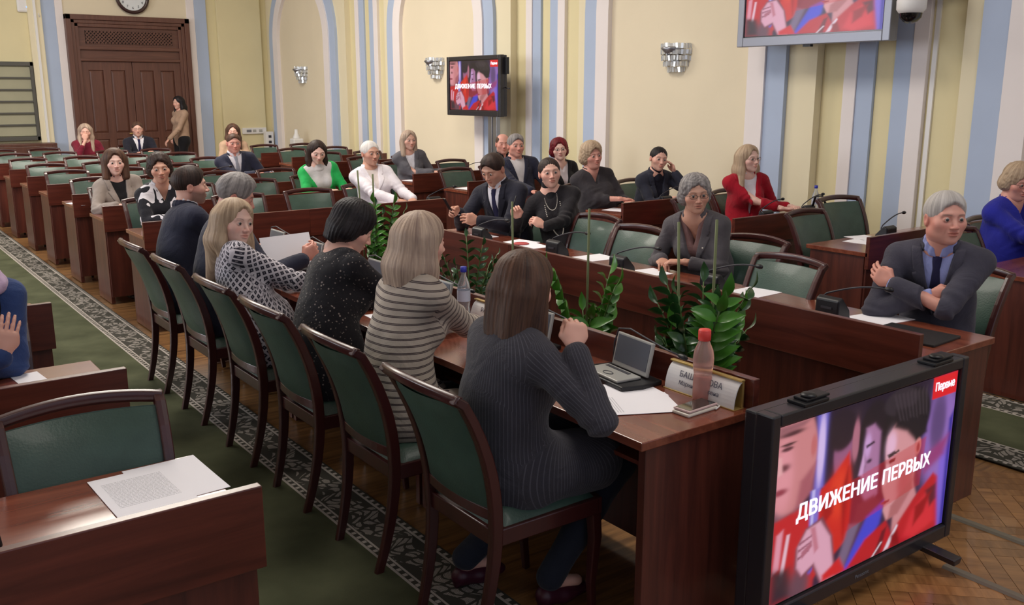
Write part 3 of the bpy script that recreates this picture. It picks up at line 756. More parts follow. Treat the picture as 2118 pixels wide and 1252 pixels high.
# ------------------------------------------------------------------ materials for people
def attr(nt, name): 
    n = nd(nt, 'ShaderNodeAttribute'); n.attribute_name = name; return n
def skin_mat():
    m, nt, b = nodes('skin'); a = attr(nt, 'Col'); nt.links.new(a.outputs['Color'], b.inputs['Base Color'])
    b.inputs['Roughness'].default_value = .5; b.inputs['Subsurface Weight'].default_value = .12; b.inputs['Subsurface Radius'].default_value = (1, .35, .2); b.inputs['Subsurface Scale'].default_value = .006
    return m
M_skin = skin_mat()
M_eyew = mat('eye_white', S(186, 172, 166), .3); M_iris = mat('iris', S(62, 60, 58), .15); M_pupil = mat('pupil', S(10, 8, 8), .1, coat=1)
def hair_mat(name, c1, c2, scale=1.0, rough=.55):
    m, nt, b = nodes('hair_'+name); a = attr(nt, 'cv')
    mp = nd(nt, 'ShaderNodeMapping'); mp.inputs['Scale'].default_value = (230*scale, 5, 1); nt.links.new(a.outputs['Vector'], mp.inputs[0])
    n = nd(nt, 'ShaderNodeTexNoise', i_Scale=1.0, i_Detail=4.0, i_Roughness=.7); nt.links.new(mp.outputs[0], n.inputs['Vector'])
    mp2 = nd(nt, 'ShaderNodeMapping'); mp2.inputs['Scale'].default_value = (34, 3, 1); nt.links.new(a.outputs['Vector'], mp2.inputs[0])
    n2 = nd(nt, 'ShaderNodeTexNoise', i_Scale=1.0, i_Detail=3.0); nt.links.new(mp2.outputs[0], n2.inputs['Vector'])
    ad = nd(nt, 'ShaderNodeMath', operation='ADD'); nt.links.new(n.outputs['Fac'], ad.inputs[0]); nt.links.new(n2.outputs['Fac'], ad.inputs[1])
    r = nd(nt, 'ShaderNodeValToRGB'); r.color_ramp.elements[0].position = .74/2+.0; r.color_ramp.elements[1].position = .64
    mu = nd(nt, 'ShaderNodeMath', operation='MULTIPLY'); mu.inputs[1].default_value = .5; nt.links.new(ad.outputs[0], mu.inputs[0])
    r.color_ramp.elements[0].color = c1; r.color_ramp.elements[1].color = c2; nt.links.new(mu.outputs[0], r.inputs[0])
    nt.links.new(r.outputs[0], b.inputs['Base Color']); b.inputs['Roughness'].default_value = rough; b.inputs['Specular IOR Level'].default_value = .28
    bp = nd(nt, 'ShaderNodeBump', i_Strength=.30, i_Distance=.002); nt.links.new(mu.outputs[0], bp.inputs['Height']); nt.links.new(bp.outputs[0], b.inputs['Normal'])
    return m
def cloth(name, col, kind=None, col2=None, rough=.85, sheen=.1, p=None):
    m, nt, b = nodes('cloth_'+name); Lk = nt.links.new
    b.inputs['Roughness'].default_value = rough; b.inputs['Sheen Weight'].default_value = sheen; b.inputs['Specular IOR Level'].default_value = .25
    a = attr(nt, 'cv'); sx = nd(nt, 'ShaderNodeSeparateXYZ'); Lk(a.outputs['Vector'], sx.inputs[0]); u, v = sx.outputs[0], sx.outputs[1]
    tc = nd(nt, 'ShaderNodeTexCoord')
    def M(op, x, y=None, z=None):
        n = nd(nt, 'ShaderNodeMath', operation=op)
        for i, w in enumerate((x, y, z)):
            if w is None: continue
            if isinstance(w, (int, float)): n.inputs[i].default_value = w
            else: Lk(w, n.inputs[i])
        return n.outputs[0]
    fac = None
    if kind == 'pin': fac = M('MULTIPLY', M('GREATER_THAN', M('SINE', M('MULTIPLY', u, 2*PI/.0125)), .82), .75)
    elif kind == 'hstripe':
        a1 = M('GREATER_THAN', M('SINE', M('MULTIPLY', v, 2*PI/.027)), .42); a2 = M('LESS_THAN', M('ABSOLUTE', M('SINE', M('MULTIPLY', v, 2*PI/.009))), .93)
        fac = M('MULTIPLY', a1, a2)
    elif kind == 'diamond':
        q = 2*PI/.056; s1 = M('SINE', M('MULTIPLY', M('ADD', u, v), q*.7)); s2 = M('SINE', M('MULTIPLY', M('SUBTRACT', u, v), q*.7))
        fac = M('MULTIPLY', M('GREATER_THAN', M('MULTIPLY', s1, s1), .30), M('GREATER_THAN', M('MULTIPLY', s2, s2), .30))
        s3 = M('MULTIPLY', M('GREATER_THAN', M('MULTIPLY', s1, s1), .93), M('GREATER_THAN', M('MULTIPLY', s2, s2), .93)); fac = M('SUBTRACT', fac, M('MULTIPLY', s3, .5))
    elif kind == 'specks':
        vo = nd(nt, 'ShaderNodeTexVoronoi', i_Scale=62.0); Lk(tc.outputs['Object'], vo.inputs['Vector'])
        n = nd(nt, 'ShaderNodeTexNoise', i_Scale=30.0, i_Detail=3.0); Lk(tc.outputs['Object'], n.inputs['Vector'])
        fac = M('MULTIPLY', M('LESS_THAN', M('ADD', vo.outputs['Distance'], M('MULTIPLY', n.outputs['Fac'], .62)), .50), .8)
    elif kind == 'brush':
        mp = nd(nt, 'ShaderNodeMapping'); mp.inputs['Scale'].default_value = (9, 9, 4.5); Lk(tc.outputs['Object'], mp.inputs[0])
        n = nd(nt, 'ShaderNodeTexNoise', i_Scale=1.2, i_Detail=1.0, i_Distortion=1.2); Lk(mp.outputs[0], n.inputs['Vector']); fac = M('GREATER_THAN', n.outputs['Fac'], .56)
    elif kind == 'print':
        n = nd(nt, 'ShaderNodeTexNoise', i_Scale=60.0, i_Detail=2.0); Lk(tc.outputs['Object'], n.inputs['Vector']); fac = M('GREATER_THAN', n.outputs['Fac'], .5)
    nz = nd(nt, 'ShaderNodeTexNoise', i_Scale=9.0, i_Detail=6.0); Lk(tc.outputs['Object'], nz.inputs['Vector'])
    hs = nd(nt, 'ShaderNodeHueSaturation'); mr = nd(nt, 'ShaderNodeMapRange'); mr.inputs[1].default_value = .3; mr.inputs[2].default_value = .7; mr.inputs[3].default_value = .86; mr.inputs[4].default_value = 1.12
    Lk(nz.outputs['Fac'], mr.inputs[0]); Lk(mr.outputs[0], hs.inputs['Value']); hs.inputs['Color'].default_value = col
    if fac is not None:
        mx = nd(nt, 'ShaderNodeMix', data_type='RGBA'); Lk(fac, mx.inputs[0]); mx.inputs[6].default_value = col; mx.inputs[7].default_value = col2; Lk(mx.outputs[2], hs.inputs['Color'])
    Lk(hs.outputs[0], b.inputs['Base Color'])
    wv = nd(nt, 'ShaderNodeTexNoise', i_Scale=7.0, i_Detail=4.0, i_Distortion=1.5); Lk(tc.outputs['Object'], wv.inputs['Vector'])
    fz = nd(nt, 'ShaderNodeTexNoise', i_Scale=400.0); Lk(tc.outputs['Object'], fz.inputs['Vector'])
    hgt = M('ADD', M('MULTIPLY', wv.outputs['Fac'], 5.0), M('MULTIPLY', fz.outputs['Fac'], .25))
    bp = nd(nt, 'ShaderNodeBump', i_Strength=.55, i_Distance=.004); Lk(hgt, bp.inputs['Height']); Lk(bp.outputs[0], b.inputs['Normal'])
    return m
CL = {}
def C(name, *a, **k):
    if name not in CL: CL[name] = cloth(name, *a, **k)
    return CL[name]
def folds(amp, seed=0.):
    def f(P, d):
        x, y, z = (P*1.0).T; a = 17+seed
        w = np.sin(x*a+2.1*np.sin(z*13+seed)+1.3*np.sin(y*11))*np.sin(y*(a+3)+1.7*np.sin(x*15-seed)+1.1*np.sin(z*9))
        w += .6*np.sin(z*34+3.0*np.sin(x*12+seed)+3.0*np.sin(y*10+2*seed))
        return d + amp*w*.7
    return f
SKIN = {'fair': S(226, 178, 160), 'pale': S(232, 192, 178), 'ruddy': S(214, 156, 140), 'tan': S(206, 158, 136)}
HAIRM = {}
def hm(n, c1, c2, **k):
    if n not in HAIRM: HAIRM[n] = hair_mat(n, c1, c2, **k)
    return HAIRM[n]
def rotz(a): c, s = math.cos(a), math.sin(a); return np.array([[c, -s, 0], [s, c, 0], [0, 0, 1]])
def frame(az, pitch=0., roll=0.):
    """columns right, forward, up for heading az (clockwise from +Y), pitch>0 looks down, roll>0 tips to the right"""
    R = rotz(-math.radians(az)); p = math.radians(pitch); r = math.radians(roll)
    Rp = np.array([[1, 0, 0], [0, math.cos(p), math.sin(p)], [0, -math.sin(p), math.cos(p)]])
    Rr = np.array([[math.cos(r), 0, math.sin(r)], [0, 1, 0], [-math.sin(r), 0, math.cos(r)]])
    return R @ Rp @ Rr
def ik(S0, T, la, lf, pole):
    d = T-S0; D = np.linalg.norm(d)
    mx = (la+lf)*.985
    if D > mx: k = min(D/mx, 1.12); la *= k; lf *= k; 
    if D > (la+lf)*.985: T = S0 + d/D*(la+lf)*.985; d = T-S0; D = np.linalg.norm(d)
    D = max(D, abs(la-lf)+.02); ax = nrm(d); a = (la*la-lf*lf+D*D)/(2*D); h = math.sqrt(max(la*la-a*a, 1e-6))
    pl = pole - ax*(pole @ ax); return S0 + ax*a + nrm(pl)*h, T
def hair_fn(style, sex, vol=0., length=.3, seed=0., Gd=V3(0, 0, -1), bk=V3(0, -1, 0)):
    """hair in head-local coordinates"""
    s = SDF(); v = vol
    th_ = -.002 if style in ('short', 'updo', 'pulled', 'bald') else .002
    s.el((0, -.014, .033), (.082+v+th_, .099+v+th_, .091+v+th_), lab=0)
    def face(c, r, k=.008):
        o = ('el', np.array(c, np.float32), np.array(r, np.float32), None, None, k, None, 's', 0); jg = .0030 if style in ('crop', 'bob', 'long') and r[0] > .07 else (.0006 if style in ('updo', 'pulled') else .0015)
        s.fn(lambda P: -(SDF.prim(o, P)+jg*(np.sin(P[:, 0]*150+seed)+.7*np.sin(P[:, 0]*310+P[:, 2]*120)+.5*np.sin(P[:, 2]*230+seed))), k=k)
    if style == 'short':
        s.el((0, .012, .058+v), (.068+v, .080+v, .062+v), k=.02)
        face((0, .155, -.060), (.100, .130, .158)); 
        for x in (-1, 1): face((x*.105, .030, -.050), (.045, .055, .070))
        for x in (-1, 1): face((x*.095, -.012, -.010), (.022, .024, .034), .004)
        s.fn(lambda P: -(P[:, 2]+.052+.25*(P[:, 1]+.09)), k=.014)
    elif style == 'bald':
        face((0, .155, -.060), (.105, .130, .158)); face((0, .03, .16), (.085, .13, .105))
        for x in (-1, 1): face((x*.095, -.012, -.010), (.022, .024, .034), .004)
        s.fn(lambda P: -(P[:, 2]+.065), k=.012)
    elif style in ('updo', 'pulled'):
        face((0, .155, -.060), (.095, .128, .155)); 
        for x in (-1, 1): face((x*.100, .012, -.050), (.040, .055, .055)); face((x*.095, -.012, -.012), (.020, .022, .032), .004)
        s.fn(lambda P: -(P[:, 2]+.070+.3*(P[:, 1]+.09)), k=.012)
        if style == 'updo': s.el((0, -.120, .010), (.042, .035, .040), k=.015)
        else: s.rc((0, -.105, -.02), (0, -.115, -.10), .035, .02, k=.02)
    elif style in ('crop', 'sleek'):     # fuller short female hair over the ears
        s.el((0, -.01, .052+v), (.084+v, .098+v, .078+v), k=.02)
        s.rc((-.045, -.045, -.02), (.045, -.045, -.02), .055+v, .055+v, k=.03)
        for x in (-1, 1): s.rc((x*.070, .0, .02), (x*.074, -.005, -.035), .022+v*.5, .016, k=.02)
        face((0, .155, -.062), (.084, .130, .160)); 
        zc = .100 if style == 'sleek' else .085
        if style == 'sleek':
            for x in (-1, 1): s.rc((x*.030, -.07, -.03), (x*.026, -.078, -.10), .040, .028, k=.03)
        s.fn(lambda P: -(P[:, 2]+zc+.2*(P[:, 1]+.09)), k=.012)
    elif style == 'bob':
        for x in (-1, 1): s.rc((x*.070, -.01, .02), (x*.080, .01, -.105-length*.3), .034+v, .026+v, k=.03)
        s.rc((-.04, -.06, -.02), (-.035, -.065, -.10-length*.3), .052+v, .045+v, k=.03); s.rc((.04, -.06, -.02), (.035, -.065, -.10-length*.3), .052+v, .045+v, k=.03)
        s.el((0, -.005, .055), (.080+v, .094+v, .070+v), k=.02)
        face((0, .155, -.060), (.080, .130, .170)); face((0, .125, .048), (.036, .065, .046), .012); face((0, .07, -.14), (.056, .10, .10))
    elif style == 'long':
        # curtains following gravity from the head, resting on the back / shoulders
        for x in (-1, 1):
            a = V3(x*.068, -.01, .03); b = V3(x*.082, -.010, -.10); c = b + Gd*length*.80 + V3(x*.004, .010, 0) - bk*.030; s.rc(a, b, .036+v, .032+v, k=.03); s.rc(b, c, .032+v, .020+v, k=.03)
        for x in (-.04, 0, .04):
            a = V3(x, -.060, .02); b = V3(x*1.2, -.085, -.10); c = b + Gd*length + bk*.035; s.rc(a, b, .050+v, .048+v, k=.04); s.rc(b, c, .048+v, .024+v, k=.04)
        s.el((0, -.005, .055), (.080+v, .094+v, .070+v), k=.02)
        face((0, .155, -.060), (.078, .130, .170)); face((0, .125, .048), (.036, .065, .046), .012); face((0, .085, -.17), (.060, .10, .13))
    amp = {'short': .0008, 'bald': .0005, 'crop': .0021, 'sleek': .0016}.get(style, .0011)
    def rip(P, d):
        if style in ('short', 'bald', 'updo', 'pulled'): d = d + .0065*np.clip((.02-P[:, 2])/.08, 0, 1) + .0045*np.clip((P[:, 1]-.03)/.05, 0, 1)
        elif style in ('bob', 'long', 'sleek', 'crop'): d = d + .004*np.clip((P[:, 1]-.045)/.03, 0, 1)
        th = np.arctan2(P[:, 0], P[:, 1]+.02)
        if style == 'crop' or (style == 'short' and vol > .006):
            return d + amp*(np.sin(P[:, 0]*230+4*np.sin(P[:, 2]*70+seed)+3*np.sin(P[:, 1]*60))*np.sin(P[:, 1]*210+3*np.sin(P[:, 0]*60))+.8*np.sin(P[:, 2]*170+5*np.sin(P[:, 1]*60+seed)+4*np.sin(P[:, 0]*70)))
        return d + amp*(np.sin(th*34+1.5*np.sin(P[:, 2]*22+seed))+.6*np.sin(th*71+seed))
    s.post.append(rip)
    return s
def person(label, pelvis, top, az, haz, hp=0, hr=0, sex='f', skin='fair', hair=('bob', 0, .2), hairm=None, brow=S(70, 50, 40),
           L=None, R=None, Lp=None, Rp=None, outfit=None, h=.008, near=1, legs=True, width=1.0, lips=None, stubble=0, makeup=.4, old=0., fat=0., hs=1.0,
           Lh=None, Rh=None, glasses=None, stand=False, group=None, curl=.45, extras=None, feet=None, lean=0.):
    """pelvis (x,y[,z]); top = head top (x,y,z); L/R = wrist targets (world); outfit dict"""
    O = V3(pelvis[0], pelvis[1], 0); pz = pelvis[2] if len(pelvis) > 2 else .575
    root = empty('person', tuple(O)); tag(root, label, 'person', group)
    T = V3(*top)-O; P0 = V3(0, 0, pz)
    Rb = frame(az); r, f = Rb[:, 0], Rb[:, 1]; m = sex == 'm'
    Rh_ = frame(haz, hp, hr); hsz = (1.0 if m else .965)*hs*V3(1.06, 1.02, 1.0)
    Hc = T - V3(0, 0, 1)*.120*hsz[2]
    Nk = Hc + Rh_ @ (V3(0, -.045, -.125)*hsz)*.55 + V3(0, 0, -.125)*.45 - f*.010
    u = nrm(Nk-P0); bow = (.035 if not stand else .0)+lean
    Md = P0*.55+Nk*.45 - f*bow; uc = nrm(Nk-Md)
    fc = nrm(f - uc*(f @ uc)); rr = np.cross(fc, uc)                      # chest frame
    sw = (.186 if m else .158)*(.62+.38*width); W_ = width
    Sh = {sd: Nk - uc*.085 + rr*sd*sw + fc*.012 for sd in (-1, 1)}
    la, lf = ((.300, .262) if m else (.275, .240))
    arms = {}
    for sd, tg, pl in ((-1, L, Lp), (1, R, Rp)):
        if tg is None: tg = O + P0 + f*.32 + r*sd*.14 + V3(0, 0, .14)
        pole = V3(*pl) if pl is not None else (r*sd*.55 - V3(0, 0, 1) - f*.25)
        e, w = ik(Sh[sd], V3(*tg)-O, la, lf, pole); arms[sd] = (Sh[sd], e, w)
    of = outfit or {}
    # ---- skin surface of the trunk and limbs (hidden under clothes where dressed)
    B = SDF()
    B.rc(Nk+uc*.055+fc*.004, Nk-uc*.03, (.054 if m else .044)+fat*.3, (.064 if m else .054)+fat*.3, k=.02, lab=0)
    B.rc(Nk, Hc+Rh_ @ (V3(0, -.030, -.085)*hsz), (.054 if m else .045)+fat*.3, (.053 if m else .044)+fat*.4, k=.03, lab=0)
    B.rc(Nk-uc*.05, Md, .075*W_, .085*W_, k=.05, sq=(fc, .8)); B.rc(Md, P0, .085*W_, .09*W_, k=.05)
    for sd in (-1, 1):
        a, e, w = arms[sd]
        B.rc(Nk-uc*.03, a, .042, .043, k=.05); B.rc(a, e, .043, .034, k=.02); B.rc(e, w, .034 if m else .031, .026 if m else .023, k=.02, sq=None)
    hips = {}; knees = {}; ank = {}
    if legs:
        for sd in (-1, 1):
            hp_ = P0 + r*sd*.085*W_ + f*.03
            if stand: kn = hp_ + V3(0, 0, -.42) + f*.02; an = V3(kn[0], kn[1], .085) - f*.02
            elif feet is not None:
                kn = hp_ + f*.40 + r*sd*.03; kn[2] = .52; an = V3(*feet[0 if sd < 0 else 1])-O
            else:
                kn = hp_ + f*.40 + r*sd*.04; kn[2] = .52; an = V3(kn[0], kn[1], .09) - f*(.02 if sd > 0 else -.03)
            hips[sd], knees[sd], ank[sd] = hp_, kn, an
            B.rc(P0, hp_, .06, .07, k=.03); B.rc(hp_, kn, .062, .048, k=.03); B.rc(kn, an, .046, .032, k=.02); B.rc(an, an-V3(0, 0, .03)+f*.12, .030, .026, k=.02, sq=(V3(0, 0, 1), .8))
    hb = max(h, .007)
    lo, hi = B.bounds(); bv, bq = surface(B, lo, hi, hb*1.25)
    sk = np.array(SKIN[skin][:3]); parts_v = [bv]; parts_q = [bq]; cols = [np.tile(sk*(1, .97, .96), (len(bv), 1))]; mis = [np.zeros(len(bq), int)]
    # ---- head
    hh = .0032 if near == 1 else (.0045 if near == 2 else .0065)
    hv, hq = head_template(sex, hh, fat); hc = face_colors(hv, SKIN[skin], brow, sex, lips, stubble, makeup, old)
    parts_v.append((hv*hsz) @ Rh_.T + Hc); parts_q.append(hq); cols.append(hc); mis.append(np.zeros(len(hq), int))
    # ---- hands
    hd_h = .0036 if near == 1 else (.0045 if near == 2 else .006)
    hands = {}
    for sd, spec in ((-1, Lh), (1, Rh)):
        a, e, w = arms[sd]; fd = nrm(w-e); spec = spec or {}
        if 'dir' in spec: fd = nrm(V3(*spec['dir']))
        pn = V3(*spec.get('palm', (0, 0, -1))); pn = nrm(pn-fd*(pn @ fd)); X = np.cross(fd, -pn)
        hsd = hand_sdf(sd, spec.get('curl', curl), thumb=spec.get('thumb', .5)); l2, h2 = hsd.bounds(.006)
        v2, q2 = surface(hsd, l2, h2, hd_h, slack=.006); sc = (1.0 if m else .92)
        Rm = np.stack([X, fd, -pn], 1); wp = w + fd*.015
        parts_v.append((v2*sc) @ Rm.T + wp); parts_q.append(q2); cols.append(np.tile(sk*(1, .93, .91), (len(v2), 1))); mis.append(np.zeros(len(q2), int)); hands[sd] = (wp, Rm)
    # ---- eyeballs (white, iris, pupil) set in the sockets
    if near < 3:
        gz = Rh_
        for x in (-1, 1):
            ev = []; eq = []; em = []; n1, n2 = 10, 12
            for i in range(n1+1):
                t = PI*.5*i/n1
                for j in range(n2): p = 2*PI*j/n2; ev.append((math.sin(t)*math.cos(p), math.cos(t), math.sin(t)*math.sin(p)))
            for i in range(n1):
                for j in range(n2): a_ = i*n2+j; b_ = i*n2+(j+1) % n2; eq.append((a_, b_, b_+n2, a_+n2)); em.append(3 if i < 2 else (2 if i < 4 else 1))
            ev = np.array(ev)*.0122 + V3(x*.031, .0760, 0)
            parts_v.append((ev*hsz) @ Rh_.T + Hc); parts_q.append(np.array(eq)); cols.append(np.tile(sk, (len(ev), 1))); mis.append(np.array(em))
    off = 0; Q = []
    for v_, q_ in zip(parts_v, parts_q): Q.append(q_+off); off += len(v_)
    obj('body', mk_mesh('body', np.concatenate(parts_v), np.concatenate(Q), [M_skin, M_eyew, M_iris, M_pupil], np.concatenate(mis), np.concatenate(cols)), root)
    # ---- hair
    if hair:
        st, vol, ln = hair[:3]; Gd = Rh_.T @ V3(0, 0, -1); bk = Rh_.T @ (-f)
        hsdf = hair_fn(st, sex, vol, ln, seed=top[0]*7, Gd=Gd, bk=bk)
        if len(hair) > 3: hair[3](hsdf)
        l3, h3 = hsdf.bounds(.012); v3, q3 = surface(hsdf, l3, h3, {1: .0045, 2: .006, 3: .008}[near])
        th = np.arctan2(v3[:, 0], v3[:, 1]+.02)
        up = np.stack([th*.09, v3[:, 2]], 1)
        obj('hair', mk_mesh('hair', (v3*hsz) @ Rh_.T + Hc, q3, hairm, uv=up), root)
    # ---- clothing
    def limbs(s, t, sleeves=1.0, r0=1.0, cuff=None, hem=None, puff=0):
        tw = (.148 if m else .132)*W_+t
        s.rc(P0+V3(0, 0, .02), Md, (.158 if not m else .150)*W_+t, tw, k=.06, sq=(f, .80+fat*2), lab=1)
        s.rc(Md, Nk-uc*.17, tw, (.158 if m else .138)*W_+t, k=.06, sq=(fc, .74+fat*2), lab=1)
        s.rc(Nk-uc*.095-rr*sw*.62, Nk-uc*.095+rr*sw*.62, .070+t, .070+t, k=.06, sq=(fc, .9), lab=1)
        for sd in (-1, 1):
            a, e, w = arms[sd]
            s.rc(Nk-uc*.036+rr*sd*.03, a+uc*.004, .036+t, .041+t, k=.045, lab=1)
            if sleeves > 0:
                w_ = e+(w-e)*min(1, max(0.02, (sleeves-.5)*2)); e_ = a+(e-a)*min(1, sleeves*2)
                s.rc(a, e_, (.050 if m else .043)*(.6+.4*W_)+t, (.041 if m else .036)+t+puff, k=.028, lab=2+(sd > 0))
                if sleeves > .5: s.rc(e, w_, (.042 if m else .038)+t+puff, (.031 if m else .027)+t*1.1, k=.010, lab=4+(sd > 0))
        if not m and of.get('bust', 1):
            for sd in (-1, 1): s.el(Nk-uc*.21+rr*sd*.065*W_+fc*.085*W_, (.068+t, .062+t, .068+t), Rb, k=.05)
        if fat > .005: s.el(P0*.6+Nk*.4+f*.05, (.16*W_, .13*W_, .15), Rb, k=.08)
        return s
    def chest(P): q = P-Nk; return q @ rr, q @ fc, q @ uc
    def wedge(w0, zb, zt=0.0):
        def fnn(P):
            x, y, z = chest(P); wd = w0*np.clip((z-zb)/(zt-zb), 0, 1.25); d = (np.abs(x)-wd)*.9
            return np.maximum(d, np.maximum(-(y-.0), zb-z))
        return fnn
    def add(s, name, mt, hres=None, uvs=True, fold=None, lab=None):
        if fold: s.post.append(folds(fold, top[1]))
        lo, hi = s.bounds(); v_, q_ = surface(s, lo, hi, hres or h)
        if len(q_) == 0: return None
        o = obj(name, mk_mesh(name, v_, q_, mt, uv=s.coords(v_)), root)
        if lab: o['label'] = lab
        return o
    top_s = None
    if 'shirt' in of:
        s = limbs(SDF(), .004, sleeves=of.get('shirt_sl', 0 if 'jacket' in of else 1.0)); 
        nw = of.get('shirt_v')
        if nw: s.fn(wedge(*nw), k=.008, mode='s')
        if not of.get('turtle'): s.el(Nk+uc*.055, (.062 if m else .054, .060 if m else .052, .075), np.stack([rr, fc, uc], 1), k=.006, mode='s')
        inner = s; add(s, of.get('shirt_name', 'shirt'), of['shirt'], fold=.0015)
        if of.get('collar'):
            c = SDF(); rad = (.064 if m else .054)+fat*.4; n = 14
            for i in range(n):
                a0, a1 = [2*PI*(k_/n)+PI/2 for k_ in (i, i+1)]
                pt = lambda a, hgt: Nk + rr*math.cos(a)*rad + fc*(math.sin(a)*rad*.95+.006) + uc*(hgt - .030*max(0, math.sin(a))**2)
                c.rc(pt(a0, .034), pt(a1, .034), .0075, .0075, k=.006, sq=None); c.rc(pt(a0, .020), pt(a1, .020), .009, .009, k=.012); c.rc(pt(a0, .004), pt(a1, .004), .011, .011, k=.014)
            c.fn(wedge(.014, -.06, .0), k=.004, mode='s'); add(c, 'collar', of['shirt'], hres=min(h*.6, .006))
        if of.get('turtle'):
            c = SDF(); c.rc(Nk+uc*.034+fc*.004, Nk-uc*.055, (.060 if m else .052)+fat*.5, .092, k=.02); c.rc(Nk+uc*.032+fc*.004, Nk+uc*.01, (.064 if m else .056)+fat*.5, (.064 if m else .056)+fat*.5, k=.01)
            add(c, 'turtleneck_collar', of['shirt'], hres=h)
        if of.get('tie'):
            t = limbs(SDF(), .012, sleeves=0)
            def tz(P):
                x, y, z = chest(P); w = np.where(z > -.075, .018+.10*np.clip(z+.075, 0, .05), .016+.085*np.clip(-z-.075, 0, .3)); return np.maximum(np.abs(x)-w, np.maximum(.02-y, np.maximum(z+.028, -.36-z)))
            t.fn(tz, k=.004, mode='i')
            t.rc(Nk-uc*.040+fc*.074, Nk-uc*.066+fc*.082, .016, .011, k=.006)
            add(t, 'tie', of['tie'], hres=min(h, .006))
        if of.get('cuff'):
            for sd in (-1, 1):
                a, e, w = arms[sd]; d = nrm(w-e); c = SDF(); c.rc(w-d*.02, w+d*.008, .031, .031, k=.01); c.fn(lambda P, w=w, d=d: np.abs((P-w) @ d)-.022, k=.003); add(c, 'cuff', of['shirt'], hres=.0055)
    if 'jacket' in of:
        t = of.get('t', .014); s = limbs(SDF(), t, sleeves=of.get('sl', .97))
        if of.get('hem', 1):
            hl = of.get('hem', 1)
            s.rc(P0-V3(0, 0, .02)-f*.01, P0+V3(0, 0, .10), .172*W_+t*.6, .155*W_+t*.6, k=.06, sq=(f, .85), lab=1)
            if not stand:
                for sd in (-1, 1): s.rc(P0+r*sd*.10+f*.04-V3(0, 0, .01), P0+r*sd*.11+f*.16*hl-V3(0, 0, .02), .098*W_*of.get('hemr', 1), .092*W_*of.get('hemr', 1), k=.05, lab=1)
            if not stand: s.fn(lambda P: (of.get('hemz', .488)-P[:, 2]), k=.02, mode='i')
        vz = of.get('v', (.085, -.30))
        if vz:
            pass
        s.el(Nk+uc*(.060 if vz else .074)+fc*.004, (.066 if m else .058, .066 if m else .060, .080), np.stack([rr, fc, uc], 1), k=.01, mode='s')
        if vz: s.fn(wedge(*vz), k=.004, mode='s')
        fo = of.get('fold', .0032)
        s.post.append(folds(fo, top[1]))
        for sd in (-1, 1):
            a, e, w = arms[sd]
            s.post.append(lambda P, d, e=e, a=a: d + .0055*np.exp(-((P-e)**2).sum(1)/.010)*np.sin(((P-e) @ nrm(a-e))*95+2*np.sin(P[:, 2]*40)))
        add(s, of.get('jacket_name', 'jacket'), of['jacket'])
        if of.get('lapel', vz and vz[1] < -.2 and near < 3 and of.get('jcollar', 1)):
            l = limbs(SDF(), t+.009, sleeves=0)
            def lz(P):
                x, y, z = chest(P); e_ = np.abs(x)-vz[0]*np.clip((z-vz[1])/(-vz[1]), 0, 1.25); wl = np.interp(z, [vz[1], -.14, -.115, -.105, -.095, .02], [.006, .058, .062, .036, .050, .045])
                return np.maximum(np.maximum(-e_, e_-wl), np.maximum(np.maximum(vz[1]-z, z-.0), .02-y))
            l.fn(lz, k=.003); add(l, 'lapel', of['jacket'], hres=min(h*.75, .007))
        if of.get('jcollar', 1) and vz:
            c = SDF(); rad = .074 if m else .066; n = 12
            for i in range(n):
                a0, a1 = [PI*1.5 + 2.15*(2*k_/n-1) for k_ in (i, i+1)]
                pt = lambda a, hh_: Nk + rr*math.cos(a)*rad*1.04 + fc*(math.sin(a)*rad+.004) + uc*(hh_-.012*max(0, math.sin(a)))
                c.rc(pt(a0, .016), pt(a1, .016), .0085, .0085, k=.008); c.rc(pt(a0, -.006), pt(a1, -.006), .0125, .0125, k=.014)
            add(c, 'jacket_collar', of['jacket'], hres=min(h, .007))
    if legs:
        if 'skirt' in of:
            s = SDF(); s.rc(P0+r*-.05, P0+r*.05, .145*W_, .145*W_, k=.05, sq=(f, .85), lab=1)
            dl = of.get('skirt_len', 1.0)
            s.rc(P0+f*.02-V3(0, 0, .01), (knees[-1]+knees[1])/2-V3(0, 0, .005), .120*W_, .085+.03*dl, k=.08, sq=(V3(0, 0, 1), .75), lab=1)
            for sd in (-1, 1): s.rc(hips[sd], knees[sd], .085*W_, .070, k=.06, lab=1)
            if dl > .5:
                for sd in (-1, 1): s.rc(knees[sd], ank[sd]+(knees[sd]-ank[sd])*(1-dl), .075, .085, k=.07, lab=1)
            add(s, 'skirt', of['skirt'], hres=h*1.2, fold=.004)
        elif 'trousers' in of:
            s = SDF(); s.rc(P0+r*-.06, P0+r*.06, .132*W_, .132*W_, k=.05, sq=(f, .88), lab=1)
            for sd in (-1, 1): s.rc(hips[sd], knees[sd], .088*W_, .064, k=.05, lab=2); s.rc(knees[sd], ank[sd]+V3(0, 0, .02), .062, .050, k=.03, lab=3)
            add(s, 'trousers', of['trousers'], hres=h*1.2, fold=.003)
        for sd in (-1, 1):
            s = SDF(); a = ank[sd]; toe = V3(a[0], a[1], .032)+f*.15; s.rc(V3(a[0], a[1], .05)-f*.02, V3(a[0], a[1], .038)+f*.06, .038, .036, k=.02); s.rc(V3(a[0], a[1], .036)+f*.06, toe, .040, .028, k=.02, sq=(V3(0, 0, 1), .8))
            s.fn(lambda P: .009-P[:, 2], k=.003, mode='i')
            if not m: s.rc(V3(a[0], a[1], .05)-f*.035, V3(a[0], a[1], .012)-f*.04, .02, .010, k=.01)
            add(s, 'shoe', of.get('shoes', MATS['cloth_black'] if 'cloth_black' in MATS else M_black), hres=.008)
